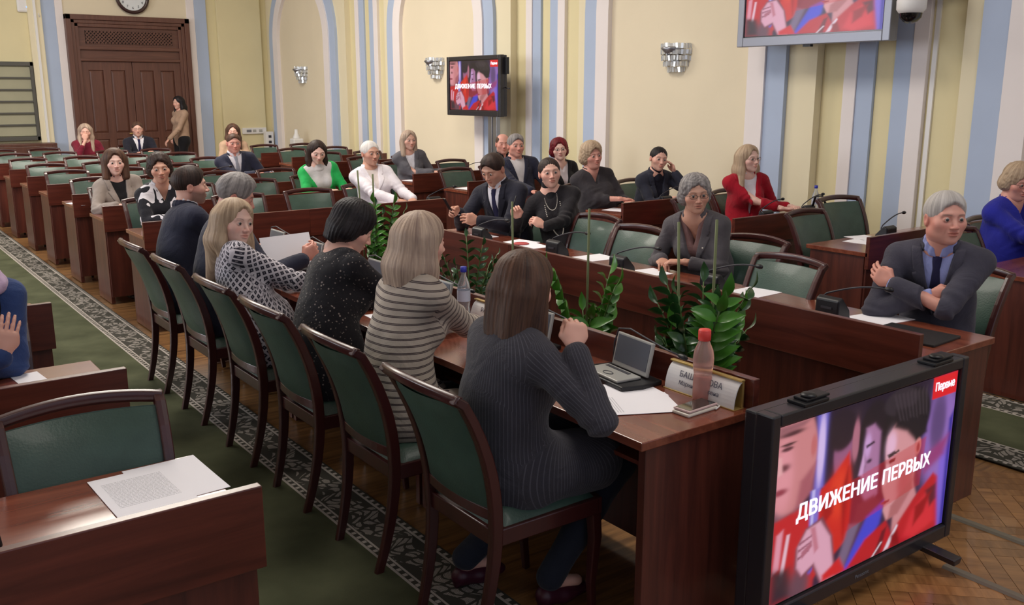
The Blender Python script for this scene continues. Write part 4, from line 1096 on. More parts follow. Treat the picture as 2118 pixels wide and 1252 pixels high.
    if glasses is not None:
        g = MB(); to = lambda p: tuple(Rh_ @ (np.array(p)*hsz)+Hc)
        for x in (-1, 1):
            sp_ = lambda q_: math.copysign(abs(q_)**.6, q_)
            ring = [to((x*.032+.0225*sp_(math.cos(t_)), .101-.006*abs(math.cos(t_)), -.001+.0125*sp_(math.sin(t_)))) for t_ in np.linspace(0, 2*PI, 25)[:-1]]
            g.tube(ring, .0014, 6, closed=True); g.tube([to((x*.052, .096, .004)), to((x*.074, .04, .004)), to((x*.080, -.012, .004)), to((x*.080, -.03, -.012))], .0014, 5)
        g.tube([to((-.010, .103, .002)), to((0, .106, .004)), to((.010, .103, .002))], .0013, 5)
        g.build('glasses', glasses, root)
    info = dict(root=root, Hc=Hc, Rh=Rh_, N=Nk, rr=rr, fc=fc, uc=uc, arms=arms, hands=hands, O=O, f=f, r=r, hsz=hsz, P0=P0)
    return info
H_bl = hm('blonde', S(140, 116, 94), S(204, 180, 152)); H_blash = hm('ash_blonde', S(128, 106, 96), S(206, 182, 160)); H_br = hm('brown', S(50, 34, 28), S(104, 74, 58))
H_dbr = hm('dark_brown', S(30, 22, 20), S(66, 48, 42)); H_bk = hm('black', S(14, 12, 14), S(44, 38, 42)); H_gr = hm('grey', S(92, 88, 88), S(168, 162, 160)); H_sil = hm('silver', S(150, 144, 140), S(206, 200, 196))
H_red = hm('dyed_red', S(70, 12, 22), S(136, 34, 46)); H_plat = hm('platinum', S(200, 194, 190), S(240, 236, 230))
M_suitn = C('navy_suit', S(40, 42, 60)); M_suitd = C('dark_suit', S(34, 34, 46)); M_suitg = C('grey_suit', S(66, 64, 76)); M_blk = C('black', S(24, 23, 27)); M_whs = C('white_shirt', S(226, 224, 232)); M_blus = C('light_blue_shirt', S(150, 158, 210))
M_trs = C('dark_trousers', S(28, 28, 36)); M_specs = mat('glasses_frame', S(40, 34, 36), .3)
M_shoe = mat('shoe_leather', S(26, 16, 20), .35, coat=.3)
BS = dict(Lp=None)
# 1 nearest, grey pinstripe blazer, brown bob, right fist at the chin
person('brown-haired person in grey pinstripe blazer nearest the camera, fist at chin', (1.80, 2.50), (1.865, 2.466, 1.315), 92, 86, 8, 0, hair=('bob', .006, .22), hairm=H_br,
       R=(1.90, 2.24, 1.02), Rp=(.35, -.9, -.9), Rh=dict(dir=(.25, .25, .75), palm=(.3, .9, -.2), curl=.95), L=(2.20, 2.72, .80), Lh=dict(palm=(0, 0, -1), curl=.4),
       outfit=dict(jacket=C('pin', S(58, 56, 63), 'pin', S(88, 86, 94)), shirt=M_blk, trousers=C('navy_trousers', S(30, 34, 46)), hem=1.9, hemz=.43, hemr=1.22, shoes=mat('wine_shoe', S(60, 16, 34), .4), v=(.05, -.25), t=.016), near=1, h=.0075, width=1.03,
       feet=((1.78, 2.72, .10), (1.95, 2.42, .10)))
person('person in beige cardigan with dark horizontal stripes and long ash-blonde hair', (1.78, 3.20), (1.935, 3.257, 1.36), 88, 92, 4, 0, hair=('long', .006, .35), hairm=H_blash,
       R=(2.33, 3.36, .805), Rh=dict(dir=(.8, -.2, -.1), palm=(0, .3, -1), curl=.5), L=(2.28, 3.55, .81), outfit=dict(jacket=C('hstripe', S(176, 164, 152), 'hstripe', S(62, 50, 54)), shirt=M_blk, trousers=M_trs, hem=1.3, v=None, fold=.004, t=.013, jacket_name='cardigan', shoes=M_shoe), near=1, h=.0075, width=1.0)
person('person in black dress with pale specks, short black hair, head bowed over the table', (1.78, 3.86), (1.975, 3.95, 1.335), 88, 106, 28, 0, hair=('sleek', .008, .2), hairm=H_bk, skin='fair', brow=S(30, 24, 24),
       R=(2.32, 3.86, .80), L=(2.28, 4.15, .80), outfit=dict(jacket=C('specks', S(26, 24, 30), 'specks', S(150, 138, 132)), skirt=C('specks', 0), hem=1.2, v=None, t=.012, fold=.005, jacket_name='dress', shoes=M_shoe), near=1, h=.0078, width=1.12)
person('blonde person in white blouse with dark diamond pattern, looking back over the right shoulder', (1.76, 4.50), (1.685, 4.70, 1.300), 104, 162, 0, -8, hair=('long', .004, .20), hairm=H_bl, skin='pale', brow=S(110, 86, 66),
       R=(2.25, 4.42, .80), L=(2.25, 4.75, .80), outfit=dict(jacket=C('diamond', S(206, 200, 208), 'diamond', S(44, 42, 56)), trousers=C('red_trousers', S(150, 14, 24)), hem=1.0, v=(.03, -.10), shirt=C('ivory', S(214, 208, 200)), t=.012, fold=.004, jacket_name='blouse', jcollar=0, shoes=M_shoe), near=1, h=.0075, makeup=.9, width=.98)
p5 = person('grey-haired man in dark navy suit bent over, holding up a blank sheet', (1.78, 5.22), (1.91, 5.281, 1.375), 90, 108, 20, 0, sex='m', hair=('short', .010, .2), hairm=H_gr, skin='ruddy', brow=S(90, 84, 82),
       R=(2.19, 5.02, .89), Rp=(.1, -.6, -1), Rh=dict(dir=(.75, .1, .5), palm=(0, 1, .1), curl=.6), L=(2.28, 5.42, .84), outfit=dict(jacket=M_suitn, shirt=M_whs, trousers=M_trs, collar=1, tie=M_blk, shoes=M_shoe), near=1, h=.0085, width=1.04)
person('bearded short-haired man in navy suit, in profile at far end of near table', (1.78, 5.94), (1.887, 6.028, 1.375), 88, 98, 0, 0, sex='m', hair=('short', .004, .2), hairm=H_dbr, brow=S(50, 38, 34), stubble=.75,
       R=(2.30, 5.92, .80), L=(2.30, 6.20, .80), outfit=dict(jacket=M_suitn, shirt=M_whs, trousers=M_trs, collar=1, tie=M_blk, shoes=M_shoe), near=1, h=.0085, width=1.04)
# left edge
pe = person('long dark-haired person in blue jacket and lilac scarf, arms crossed, at left edge', (.41, 4.12), (.37, 4.05, 1.37), 178, 196, 4, 0, hair=('long', .012, .34), hairm=H_bk,
       R=(.47, 3.87, .87), Rp=(-1, .3, -.6), L=(.30, 3.88, .84), Lp=(1, .3, -.6), Rh=dict(dir=(.25, .05, .9), palm=(.2, 1, 0), curl=.15), Lh=dict(dir=(-.8, 0, .1), palm=(0, .6, -1), curl=.4),
       outfit=dict(jacket=C('blue_jacket', S(48, 68, 116)), shirt=C('lilac', S(196, 170, 200)), trousers=M_trs, hem=1, v=(.085, -.25), shoes=M_shoe), near=2, h=.010)
_s = SDF(); _c = V3(.40, 4.06, 1.12)
for _i in range(14):
    _a0, _a1 = 2*PI*_i/14, 2*PI*(_i+1)/14
    _p = lambda a, z, r_: _c + V3(math.cos(a)*r_, math.sin(a)*r_*.8, z+.02*math.sin(a))
    _s.rc(_p(_a0, 0, .105), _p(_a1, 0, .105), .030, .030, k=.02); _s.rc(_p(_a0, .035, .085), _p(_a1, .035, .085), .024, .024, k=.02)
_s.post.append(folds(.004, 3.)); _lo, _hi = _s.bounds(); _v, _q = surface(_s, _lo, _hi, .009)
_o = obj('scarf', mk_mesh('scarf', _v, _q, C('lilac', 0), uv=_v[:, :2]), pe['root']); _o.location = -Vector(pe['root'].location)
# ---- far table
pa = person('older grey-haired man in grey suit, light blue shirt and dark tie, arms crossed', (4.50, 2.46), (4.31, 2.364, 1.375), 247, 214, -2, 0, sex='m', hair=('short', .003, .2), hairm=H_sil, skin='ruddy', brow=S(120, 104, 96), old=.5, fat=.005, hs=1.03,
       R=(4.22, 2.36, .885), Rp=(-.5, .8, -.7), L=(4.14, 2.50, .925), Lp=(-.1, -.9, -.7), Rh=dict(dir=(.55, -.85, .0), palm=(.92, .39, 0), curl=.3), Lh=dict(dir=(-.02, .90, .42), palm=(.92, .2, 0), curl=.35),
       outfit=dict(jacket=M_suitg, shirt=M_blus, trousers=C('grey_trousers', S(58, 58, 72)), collar=1, tie=C('navy_tie', S(34, 32, 66)), cuff=1, shoes=M_shoe, v=(.075, -.33)), near=1, h=.0075, width=1.0)
pb = person('person with short tousled grey hair, glasses and dark grey blazer, hands clasped', (4.56, 4.05), (4.347, 3.998, 1.335), 250, 214, 2, 4, hair=('crop', .004, .2), hairm=H_gr, skin='tan', brow=S(84, 70, 64), old=.3, makeup=.2,
       R=(4.18, 4.10, .815), L=(4.20, 3.93, .82), Rh=dict(dir=(-.45, -.55, -.1), palm=(0, 0, -1), curl=.45), Lh=dict(dir=(-.6, .65, 0), palm=(0, 0, -1), curl=.5), glasses=M_specs,
       outfit=dict(jacket=C('charcoal_blazer', S(86, 82, 86)), shirt=C('taupe_top', S(120, 90, 88)), shirt_v=(.05, -.18), trousers=M_trs, v=(.085, -.30), shoes=M_shoe), near=1, h=.0075, width=1.05)
pc = person('dark-haired person in black knit with long pearl necklaces, glancing up', (4.64, 5.56), (4.502, 5.639, 1.345), 226, 208, -5, 6, hair=('pulled', .002, .2), hairm=H_dbr, skin='fair', brow=S(44, 32, 30), makeup=.5,
       R=(4.19, 5.62, .90), L=(4.24, 5.36, .87), Rh=dict(dir=(-.35, -.05, .75), palm=(-.4, -.9, 0), curl=.75), Lh=dict(dir=(-.45, .35, .35), palm=(0, .8, -.4), curl=.7), outfit=dict(jacket=C('black_knit', S(36, 33, 37)), shirt=M_blk, turtle=1, trousers=M_trs, v=None, t=.010, fold=.002, jacket_name='knit_top', shoes=M_shoe), near=1, h=.008, width=1.08)
pd = person('brown-haired man in dark navy suit looking down at a phone in both hands', (4.42, 6.02), (4.247, 6.026, 1.365), 250, 252, 26, 0, sex='m', hair=('short', .003, .2), hairm=H_dbr, skin='tan', brow=S(60, 44, 38),
       R=(3.92, 6.02, .93), L=(3.98, 5.84, .88), Rh=dict(dir=(-.8, -.2, .15), palm=(0, -1, -.2), curl=.6), Lh=dict(dir=(-.8, .2, .2), palm=(0, 1, -.2), curl=.6), outfit=dict(jacket=M_suitd, shirt=M_whs, trousers=M_trs, collar=1, cuff=1, tie=C('navy_tie', 0), shoes=M_shoe, v=(.07, -.33)), near=2, h=.009, width=1.05)
# ---- block along the wall
person('man with short greying hair in dark jacket over white turtleneck', (6.05, 8.06), (6.001, 8.095, 1.39), 195, 196, -2, 0, sex='m', hair=('short', .004, .2), hairm=H_gr, skin='ruddy', brow=S(70, 60, 56), old=.3,
       L=(6.25, 7.68, .84), R=(5.85, 7.62, .84), outfit=dict(jacket=M_suitn, shirt=C('white_knit', S(206, 202, 204)), turtle=1, trousers=M_trs, v=(.085, -.34), shoes=M_shoe), near=2, h=.010, width=1.1)
person('bald man half hidden behind the man in white turtleneck', (6.75, 9.30), (6.666, 9.255, 1.335), 190, 205, 0, 0, sex='m', hair=('bald', .0, .2), hairm=H_br, skin='ruddy', outfit=dict(jacket=M_suitd, shirt=M_blk, collar=1, trousers=M_trs, shoes=M_shoe), near=3, h=.012)
person('person with short dark red hair and dark-rimmed glasses in black jacket', (6.62, 8.06), (6.552, 8.041, 1.325), 190, 212, -6, 6, hair=('crop', .008, .2), hairm=H_red, skin='pale', glasses=M_specs, makeup=.6, lips=S(150, 40, 50), outfit=dict(jacket=M_blk, shirt=C('pale_top', S(206, 196, 200)), shirt_v=(.04, -.1), trousers=M_trs, shoes=M_shoe), near=2, h=.010)
person('fair-haired person in dark shirt with forearms folded on the desk', (6.00, 6.76), (5.922, 6.776, 1.355), 195, 190, -2, 6, hair=('crop', .013, .12), hairm=H_bl, skin='ruddy', brow=S(110, 86, 66), fat=.007, width=1.16,
       R=(5.98, 6.42, .86), L=(6.10, 6.40, .83), Rh=dict(dir=(.8, -.3, -.1), palm=(0, 0, -1), curl=.4), Lh=dict(dir=(-.7, -.3, 0), palm=(0, 0, -1), curl=.4), outfit=dict(jacket=C('dark_shirt', S(54, 50, 54)), sl=.72, trousers=M_trs, v=(.05, -.14), jcollar=1, t=.010, jacket_name='shirt', shoes=M_shoe), near=2, h=.010)
person('dark-haired person in navy cardigan and turtleneck resting the left cheek on a hand', (6.70, 6.78), (6.652, 6.621, 1.305), 190, 202, 2, -8, hair=('updo', .002, .2), hairm=H_bk, skin='fair', brow=S(36, 28, 28),
       L=(6.78, 6.52, 1.05), Lp=(.6, -.4, -1), Lh=dict(dir=(-.35, .12, .95), palm=(-.93, .37, 0), curl=.35), R=(6.62, 6.35, .83), Rh=dict(dir=(.5, -.5, -.1), curl=.5), outfit=dict(jacket=C('navy_cardigan', S(48, 50, 64)), shirt=C('dark_navy_knit', S(28, 28, 44)), turtle=1, trousers=M_trs, v=(.07, -.34), jacket_name='cardigan', shoes=M_shoe), near=2, h=.010)
pj = person('person with long blonde hair in red jacket and white blouse, wearing thin glasses', (6.70, 5.55), (6.651, 5.506, 1.37), 205, 186, -2, 4, hair=('long', .003, .22), hairm=H_bl, skin='pale', brow=S(120, 94, 72), glasses=mat('thin_wire', S(120, 100, 90), .3, metal=.8), makeup=.6,
       R=(6.72, 5.16, .84), Rp=(-.8, .2, -1), L=(6.90, 5.20, .84), Rh=dict(dir=(.8, -.35, -.05), palm=(0, 0, -1), curl=.45), Lh=dict(dir=(-.3, -.7, 0), palm=(0, 0, -1), curl=.4), outfit=dict(jacket=C('red_jacket', S(158, 14, 36)), shirt=M_whs, collar=1, trousers=M_trs, sl=.85, v=(.085, -.36), shoes=M_shoe), near=2, h=.009)
person('person with short fair curly hair and glasses in royal blue blouse at the right edge', (6.72, 3.18), (6.667, 3.162, 1.345), 195, 205, 14, 0, hair=('crop', .008, .2), hairm=H_bl, skin='ruddy', brow=S(130, 104, 80), fat=.006, width=1.22, glasses=M_specs,
       R=(6.60, 2.78, .85), Rp=(-.8, .1, -1), L=(6.75, 2.80, .82), Rh=dict(dir=(.6, -.4, -.2), palm=(0, 0, -1), curl=.4), Lh=dict(dir=(-.7, -.1, -.1), curl=.4), outfit=dict(jacket=C('royal_blue', S(36, 40, 146)), sl=.62, trousers=M_trs, v=(.06, -.16), t=.014, jacket_name='blouse', shoes=M_shoe), near=2, h=.009)
person('person with straight fair shoulder-length hair in grey blazer over a white top', (6.02, 10.30), (5.936, 10.238, 1.355), 195, 186, 0, 0, hair=('bob', .004, .26), hairm=H_blash, skin='fair', brow=S(96, 74, 60),
       R=(6.10, 9.96, .86), L=(6.24, 9.98, .86), Rh=dict(dir=(.7, -.4, 0), curl=.5), Lh=dict(dir=(-.7, -.4, 0), curl=.5), outfit=dict(jacket=C('grey_blazer', S(96, 94, 100)), shirt=M_whs, trousers=M_trs, v=(.07, -.30), shoes=M_shoe), near=2, h=.011)
# ---- central block
person('person with slicked platinum hair in white suit', (4.33, 8.03), (4.296, 8.149, 1.37), 190, 178, 0, 0, hair=('pulled', .004, .2), hairm=H_plat, skin='tan', brow=S(70, 50, 44), makeup=.9,
       R=(4.30, 7.66, .84), Rp=(-.9, .2, -1), L=(4.50, 7.70, .84), Rh=dict(dir=(.8, -.4, -.1), curl=.4), Lh=dict(dir=(-.5, -.6, -.1), curl=.4), outfit=dict(jacket=C('white_suit', S(238, 232, 238), sheen=.05), shirt=C('cream_blouse', S(226, 214, 210)), trousers=C('white_suit', 0), v=(.07, -.26), shoes=M_shoe, fold=.002), near=2, h=.009)
person('person with long dark hair in white sweater and bright green cardigan, looking down', (4.30, 9.22), (4.208, 9.156, 1.335), 185, 190, 18, 0, hair=('long', -.002, .34), hairm=H_dbr, skin='pale', brow=S(50, 36, 34),
       R=(4.18, 8.86, .84), Rp=(-1, .2, -1), L=(4.40, 8.86, .84), Rh=dict(dir=(.7, -.3, 0), curl=.45), outfit=dict(jacket=C('green_cardigan', S(36, 168, 84)), shirt=C('white_knit', 0), turtle=1, trousers=M_trs, v=(.16, -.42), jacket_name='cardigan', jcollar=0, shoes=M_shoe), near=2, h=.010)
person('man with receding brown hair in dark suit with light grey tie, forearms on the desk', (4.26, 11.55), (4.182, 11.518, 1.325), 190, 188, 2, 0, sex='m', hair=('short', -.001, .2), hairm=H_br, skin='ruddy', L=(4.52, 11.20, .84), R=(4.30, 11.16, .84), Lh=dict(dir=(-.2, -.8, -.1), curl=.3), outfit=dict(jacket=M_suitn, shirt=M_whs, collar=1, cuff=1, tie=C('grey_tie', S(150, 154, 166)), trousers=M_trs, shoes=M_shoe), near=2, h=.011, width=1.05)
person('person with long brown hair half hidden behind the man with grey tie', (5.25, 14.50), (5.25, 14.46, 1.33), 185, 200, 0, 0, hair=('long', .006, .2), hairm=H_br, outfit=dict(jacket=C('beige_top', S(190, 158, 132)), trousers=M_trs, v=None, shoes=M_shoe), near=3, h=.013)
person('person with wavy chestnut bob in beige jacket over black shirt', (2.26, 9.22), (2.201, 9.173, 1.313), 180, 186, 0, 0, hair=('bob', .012, .10), hairm=H_br, skin='pale', R=(2.10, 8.82, .84), Rp=(-.9, .1, -1), L=(2.36, 8.84, .84), Rh=dict(dir=(.8, -.2, 0), curl=.4), outfit=dict(jacket=C('beige_jacket', S(150, 138, 130)), shirt=M_blk, collar=1, trousers=M_trs, v=(.075, -.36), shoes=M_shoe), near=2, h=.010)
person('person with short dark hair in black blouse with white brushstroke print', (2.30, 8.02), (2.256, 7.96, 1.335), 185, 192, 2, 4, hair=('crop', .006, .2), hairm=H_dbr, skin='tan', brow=S(44, 34, 32), R=(2.24, 7.64, .84), Rp=(-.9, .1, -1), L=(2.40, 7.66, .84), Rh=dict(dir=(.7, -.3, 0), curl=.4), outfit=dict(jacket=C('brush', S(26, 26, 34), 'brush', S(214, 210, 216)), trousers=M_trs, v=(.05, -.15), jacket_name='blouse', shoes=M_shoe), near=2, h=.010, width=1.05)
person('man in dark suit and tie sitting in front of the door', (4.36, 16.42), (4.336, 16.384, 1.335), 190, 192, 0, 0, sex='m', hair=('short', .0, .2), hairm=H_br, skin='fair', glasses=M_specs, L=(4.45, 16.02, .84), R=(4.20, 16.0, .84), outfit=dict(jacket=M_suitd, shirt=M_whs, collar=1, tie=C('navy_tie', 0), trousers=M_trs, shoes=M_shoe), near=3, h=.013)
person('person with long fair hair in crimson top, hand at mouth, left of the door', (3.47, 16.15), (3.444, 16.004, 1.325), 190, 192, 8, 0, hair=('long', .004, .28), hairm=H_blash, skin='fair', R=(3.40, 15.86, 1.08), Rp=(-.4, -.6, -1), Rh=dict(dir=(.1, .1, 1), palm=(0, 1, 0), curl=.8), L=(3.6, 15.75, .84), outfit=dict(jacket=C('crimson', S(110, 24, 44)), sl=.75, trousers=M_trs, v=None, shoes=M_shoe, jacket_name='top'), near=3, h=.013)
person('standing person with long dark hair, beige blouse and black trousers at the door', (5.60, 18.15, .92), (5.58, 18.15, 1.73), 255, 245, 4, 0, hair=('long', .003, .30), hairm=H_bk, skin='fair', stand=True, R=(5.52, 18.42, .98), L=(5.28, 17.95, .93), Lp=(.6, -.4, -.3), Lh=dict(dir=(-.5, 0, -.5)),
       outfit=dict(jacket=C('tan_blouse', S(176, 146, 124)), trousers=M_blk, v=None, hem=0, t=.012, jacket_name='blouse', shoes=M_shoe), near=3, h=.012)
# ------------------------------------------------------------------ the picture shown on the televisions, painted per vertex
def screen_mesh():
    nx, ny = 240, 135; u, v = np.meshgrid(np.linspace(0, 1, nx+1), np.linspace(0, 1, ny+1)); c = np.zeros(u.shape+(3,))
    def sg(x): return 1/(1+np.exp(-np.clip(x, -40, 40)))
    def lay(mask, col):
        cc = np.array(S(*col)[:3]); c[:] = c*(1-mask[..., None]) + cc*mask[..., None]
    def ell(cx, cy, rx, ry, soft=.06, rot=0.):
        x, y = (u-cx)*1.78, (v-cy); a = math.radians(rot); X = x*math.cos(a)+y*math.sin(a); Y = -x*math.sin(a)+y*math.cos(a)
        return sg((1-np.sqrt((X/(rx*1.78))**2+(Y/ry)**2))/(soft*.45))
    def poly(pts, soft=.004):
        m = np.zeros(u.shape); n = len(pts); ins = np.zeros(u.shape, bool); dm = np.full(u.shape, 9.)
        for i in range(n):
            x1, y1 = pts[i]; x2, y2 = pts[(i+1) % n]
            cond = ((y1 > v) != (y2 > v)) & (u < (x2-x1)*(v-y1)/(y2-y1+1e-12)+x1); ins ^= cond
            px, py = u-x1, v-y1; ex, ey = x2-x1, y2-y1; t = np.clip((px*ex+py*ey)/(ex*ex+ey*ey+1e-12), 0, 1); dm = np.minimum(dm, np.hypot(px-t*ex, py-t*ey))
        return sg(np.where(ins, dm, -dm)/(soft*.5))
    lay(np.ones(u.shape), (52, 34, 62)); lay(ell(.5, .1, .5, .3, .5), (38, 26, 44)); lay(ell(.93, .4, .12, .35, .25), (150, 110, 190)); lay(ell(.90, .30, .05, .2, .3), (96, 70, 120))
    lay(poly([(.30, .02), (.43, .02), (.44, .45), (.30, .5)], .02), (50, 36, 50)); lay(ell(.335, .26, .05, .17, .15), (150, 92, 130)); lay(ell(.32, .13, .075, .12, .1), (40, 28, 40)); lay(ell(.40, .22, .02, .12, .2), (176, 110, 130))
    lay(poly([(.185, 0), (.24, 0), (.24, .42), (.19, .44)], .01), (120, 110, 210)); lay(ell(.215, .2, .018, .2, .3), (214, 190, 240))
    lay(poly([(.20, .46), (.29, .38), (.37, .27), (.40, .50), (.40, .80), (.22, .95), (.10, .9)], .008), (206, 40, 34)); lay(ell(.33, .5, .05, .14, .4), (228, 62, 40))
    lay(ell(.07, .20, .125, .30, .06), (206, 132, 136)); lay(ell(.03, .28, .05, .2, .4), (226, 150, 160)); lay(ell(.06, .05, .06, .015, .4), (70, 36, 44)); lay(ell(.03, .23, .03, .02, .5), (104, 50, 60)); lay(ell(.02, .36, .035, .018, .4), (150, 60, 76)); lay(ell(.175, .16, .014, .06, .3), (196, 108, 110))
    lay(poly([(0, .52), (.10, .50), (.20, .47), (.24, .60), (.22, 1), (0, 1)], .008), (196, 38, 44)); lay(poly([(.02, .60), (.05, .58), (.04, .80), (.01, .82)], .006), (226, 150, 170)); lay(poly([(.07, .62), (.085, .62), (.06, .9), (.04, .9)], .004), (232, 190, 206))
    lay(poly([(0, .80), (.09, .82), (.14, 1), (0, 1)], .02), (58, 40, 50)); lay(ell(.15, .95, .05, .12, .4), (104, 70, 84))
    # dark-haired figure behind and the main profile
    lay(ell(.505, .22, .085, .20, .08), (36, 26, 34)); lay(poly([(.455, .17), (.50, .16), (.54, .22), (.55, .60), (.50, .66), (.455, .56), (.445, .46), (.462, .40)], .008), (170, 118, 160)); lay(ell(.485, .375, .015, .012, .4), (60, 34, 60)); lay(ell(.47, .28, .02, .07, .4), (206, 160, 214))
    lay(poly([(.44, .62), (.53, .60), (.60, .70), (.50, 1), (.36, 1), (.40, .80)], .012), (84, 48, 70)); lay(poly([(.50, .72), (.60, .66), (.58, .80), (.50, .92), (.42, 1), (.38, 1)], .01), (70, 70, 206)); lay(poly([(.40, .72), (.46, .74), (.38, 1), (.33, 1)], .01), (120, 100, 130))
    lay(ell(.70, .20, .140, .19, .07), (32, 25, 30)); lay(ell(.65, .08, .10, .08, .1), (52, 42, 50))
    lay(poly([(.585, .27), (.63, .20), (.70, .24), (.76, .33), (.78, .50), (.765, .66), (.70, .78), (.62, .80), (.595, .73), (.60, .66), (.582, .60), (.573, .545), (.590, .46), (.582, .40)], .006), (214, 150, 156))
    lay(ell(.61, .33, .03, .08, .4), (232, 184, 212)); lay(ell(.72, .60, .05, .12, .4), (186, 104, 110)); lay(ell(.78, .40, .020, .055, .15), (220, 138, 138)); lay(ell(.782, .41, .010, .03, .3), (150, 76, 80)); lay(poly([(.592, .385), (.635, .372), (.64, .385), (.60, .40)], .004), (52, 30, 36)); lay(ell(.62, .43, .014, .010, .4), (70, 40, 52)); lay(ell(.597, .68, .02, .010, .3), (160, 66, 84))
    lay(poly([(.62, .12), (.80, .14), (.83, .33), (.76, .36), (.70, .28), (.62, .23)], .01), (34, 26, 32))
    lay(poly([(.66, .78), (.77, .62), (.80, .72), (.74, .86), (.66, .90)], .008), (206, 138, 144))
    lay(poly([(.40, 1), (.50, .86), (.62, .80), (.66, .90), (.78, .74), (.90, .62), (.94, .66), (.955, .84), (.97, 1)], .008), (186, 26, 38)); lay(poly([(.78, .82), (.86, .74), (.92, .78), (.94, .95), (.80, 1), (.74, .96)], .015), (214, 44, 56)); lay(poly([(.86, .72), (.93, .70), (.94, .80), (.90, .84)], .01), (96, 26, 40)); lay(poly([(.56, 1), (.60, .86), (.63, .84), (.60, 1)], .006), (110, 20, 34))
    lay(poly([(.655, .92), (.69, .86), (.70, .87), (.65, .99), (.62, 1)], .004), (226, 206, 220)); lay(poly([(.60, .93), (.61, .93), (.56, 1), (.55, 1)], .003), (230, 214, 226))
    lay(poly([(.93, .50), (1, .45), (1, 1), (.965, 1), (.94, .75)], .012), (128, 100, 214)); lay(poly([(.975, .3), (1, .25), (1, 1), (.98, 1)], .01), (44, 40, 150)); lay(poly([(.80, .50), (.98, .40), (.96, .52), (.84, .60)], .02), (150, 60, 120))
    # extra definition on the figures
    lay(ell(.045, .13, .028, .012, .3), (92, 50, 58)); lay(ell(.048, .105, .036, .008, .3), (70, 40, 44)); lay(poly([(.0, .16), (.02, .17), (.028, .26), (.0, .27)], .006), (232, 170, 174)); lay(poly([(.12, .34), (.19, .26), (.185, .42), (.10, .50)], .012), (168, 92, 104))
    lay(poly([(.0, .0), (.16, .0), (.12, .03), (.0, .05)], .01), (150, 96, 104)); lay(poly([(.46, .275), (.505, .262), (.51, .275), (.465, .292)], .004), (44, 28, 44)); lay(poly([(.452, .30), (.43, .44), (.455, .455), (.462, .38)], .005), (208, 160, 206)); lay(poly([(.445, .50), (.47, .495), (.468, .515), (.447, .515)], .003), (140, 66, 100))
    for k_ in range(9): lay(poly([(.60+.024*k_, .03+.004*k_), (.612+.024*k_, .03), (.66+.020*k_, .20+.01*(k_ % 3)), (.65+.020*k_, .20)], .004)*.5, (74, 62, 70))
    lay(poly([(.575, .54), (.60, .53), (.605, .56), (.585, .575)], .004), (236, 178, 182)); lay(poly([(.592, .44), (.583, .53), (.60, .54), (.612, .45)], .005), (236, 190, 202)); lay(poly([(.605, .425), (.645, .418), (.64, .44), (.612, .445)], .003), (58, 34, 42)); lay(poly([(.60, .395), (.66, .375), (.665, .388), (.604, .41)], .003), (48, 30, 34))
    lay(poly([(.598, .675), (.63, .672), (.628, .685), (.60, .69)], .003), (128, 48, 60)); lay(poly([(.64, .72), (.76, .60), (.77, .66), (.69, .79), (.63, .80)], .008), (176, 104, 108))
    lay(poly([(.80, .80), (.90, .74), (.86, .86), (.80, .92)], .01), (150, 16, 26)); lay(poly([(.66, .92), (.70, .90), (.72, 1), (.67, 1)], .008), (140, 16, 24)); lay(poly([(.24, .52), (.30, .46), (.30, .60), (.25, .66)], .01), (168, 24, 26)); lay(poly([(.34, .50), (.37, .36), (.385, .55), (.37, .80)], .01), (160, 22, 26))
    # translucent red title band
    band = poly([(.38, .30), (.86, .26), (.84, .66), (.36, .74)], .003)*.0 + poly([(.37, .46), (.83, .36), (.815, .66), (.36, .76)], .003); lay(band*.42, (196, 18, 26))
    # hand with a microphone
    lay(poly([(.175, .42), (.225, .42), (.225, .78), (.185, .80)], .005), (128, 112, 206)); lay(poly([(.185, .42), (.20, .42), (.20, .78), (.19, .78)], .004), (196, 186, 240)); lay(ell(.20, .86, .018, .05, .2), (96, 90, 190))
    lay(poly([(.12, .73), (.165, .63), (.25, .60), (.31, .74), (.345, .98), (.35, 1), (.26, 1), (.215, .88), (.16, .92), (.12, .84)], .006), (122, 60, 76)); lay(poly([(.13, .72), (.17, .64), (.24, .62), (.30, .74), (.335, .98), (.34, 1), (.27, 1), (.22, .86), (.16, .90), (.13, .84)], .007), (222, 164, 186)); lay(poly([(.19, .64), (.215, .64), (.24, .78), (.22, .80)], .006), (196, 120, 138)); lay(poly([(.135, .70), (.20, .68), (.20, .69), (.136, .715)], .003), (150, 86, 108)); lay(poly([(.132, .74), (.20, .715), (.20, .725), (.133, .755)], .003), (150, 86, 108)); lay(poly([(.132, .785), (.19, .76), (.19, .77), (.133, .80)], .003), (140, 78, 100)); lay(poly([(.15, .76), (.20, .72), (.205, .75), (.155, .80)], .004), (176, 104, 124)); lay(poly([(.27, .96), (.36, .90), (.40, 1), (.27, 1)], .008), (206, 34, 40))
    lay(poly([(.842, 0), (1, 0), (1, .135), (.842, .135)], .0012), (226, 30, 40))
    vs = np.stack([u.ravel()-.5, np.zeros(u.size), .5-v.ravel()], 1)
    i = np.arange(ny)[:, None]*(nx+1)+np.arange(nx)[None]; i = i.ravel(); q = np.stack([i, i+nx+1, i+nx+2, i+1], 1)
    m, nt, b = nodes('screen_picture'); a = attr(nt, 'Col'); b.inputs['Base Color'].default_value = (.01, .01, .01, 1); b.inputs['Roughness'].default_value = .25
    nt.links.new(a.outputs['Color'], b.inputs['Emission Color']); b.inputs['Emission Strength'].default_value = .82
    return mk_mesh('screen', vs, q, m, col=c.reshape(-1, 3))
SCR = screen_mesh()
M_scrtxt = mat('screen_white', (.86, .84, .94, 1), .5, emit=.8)
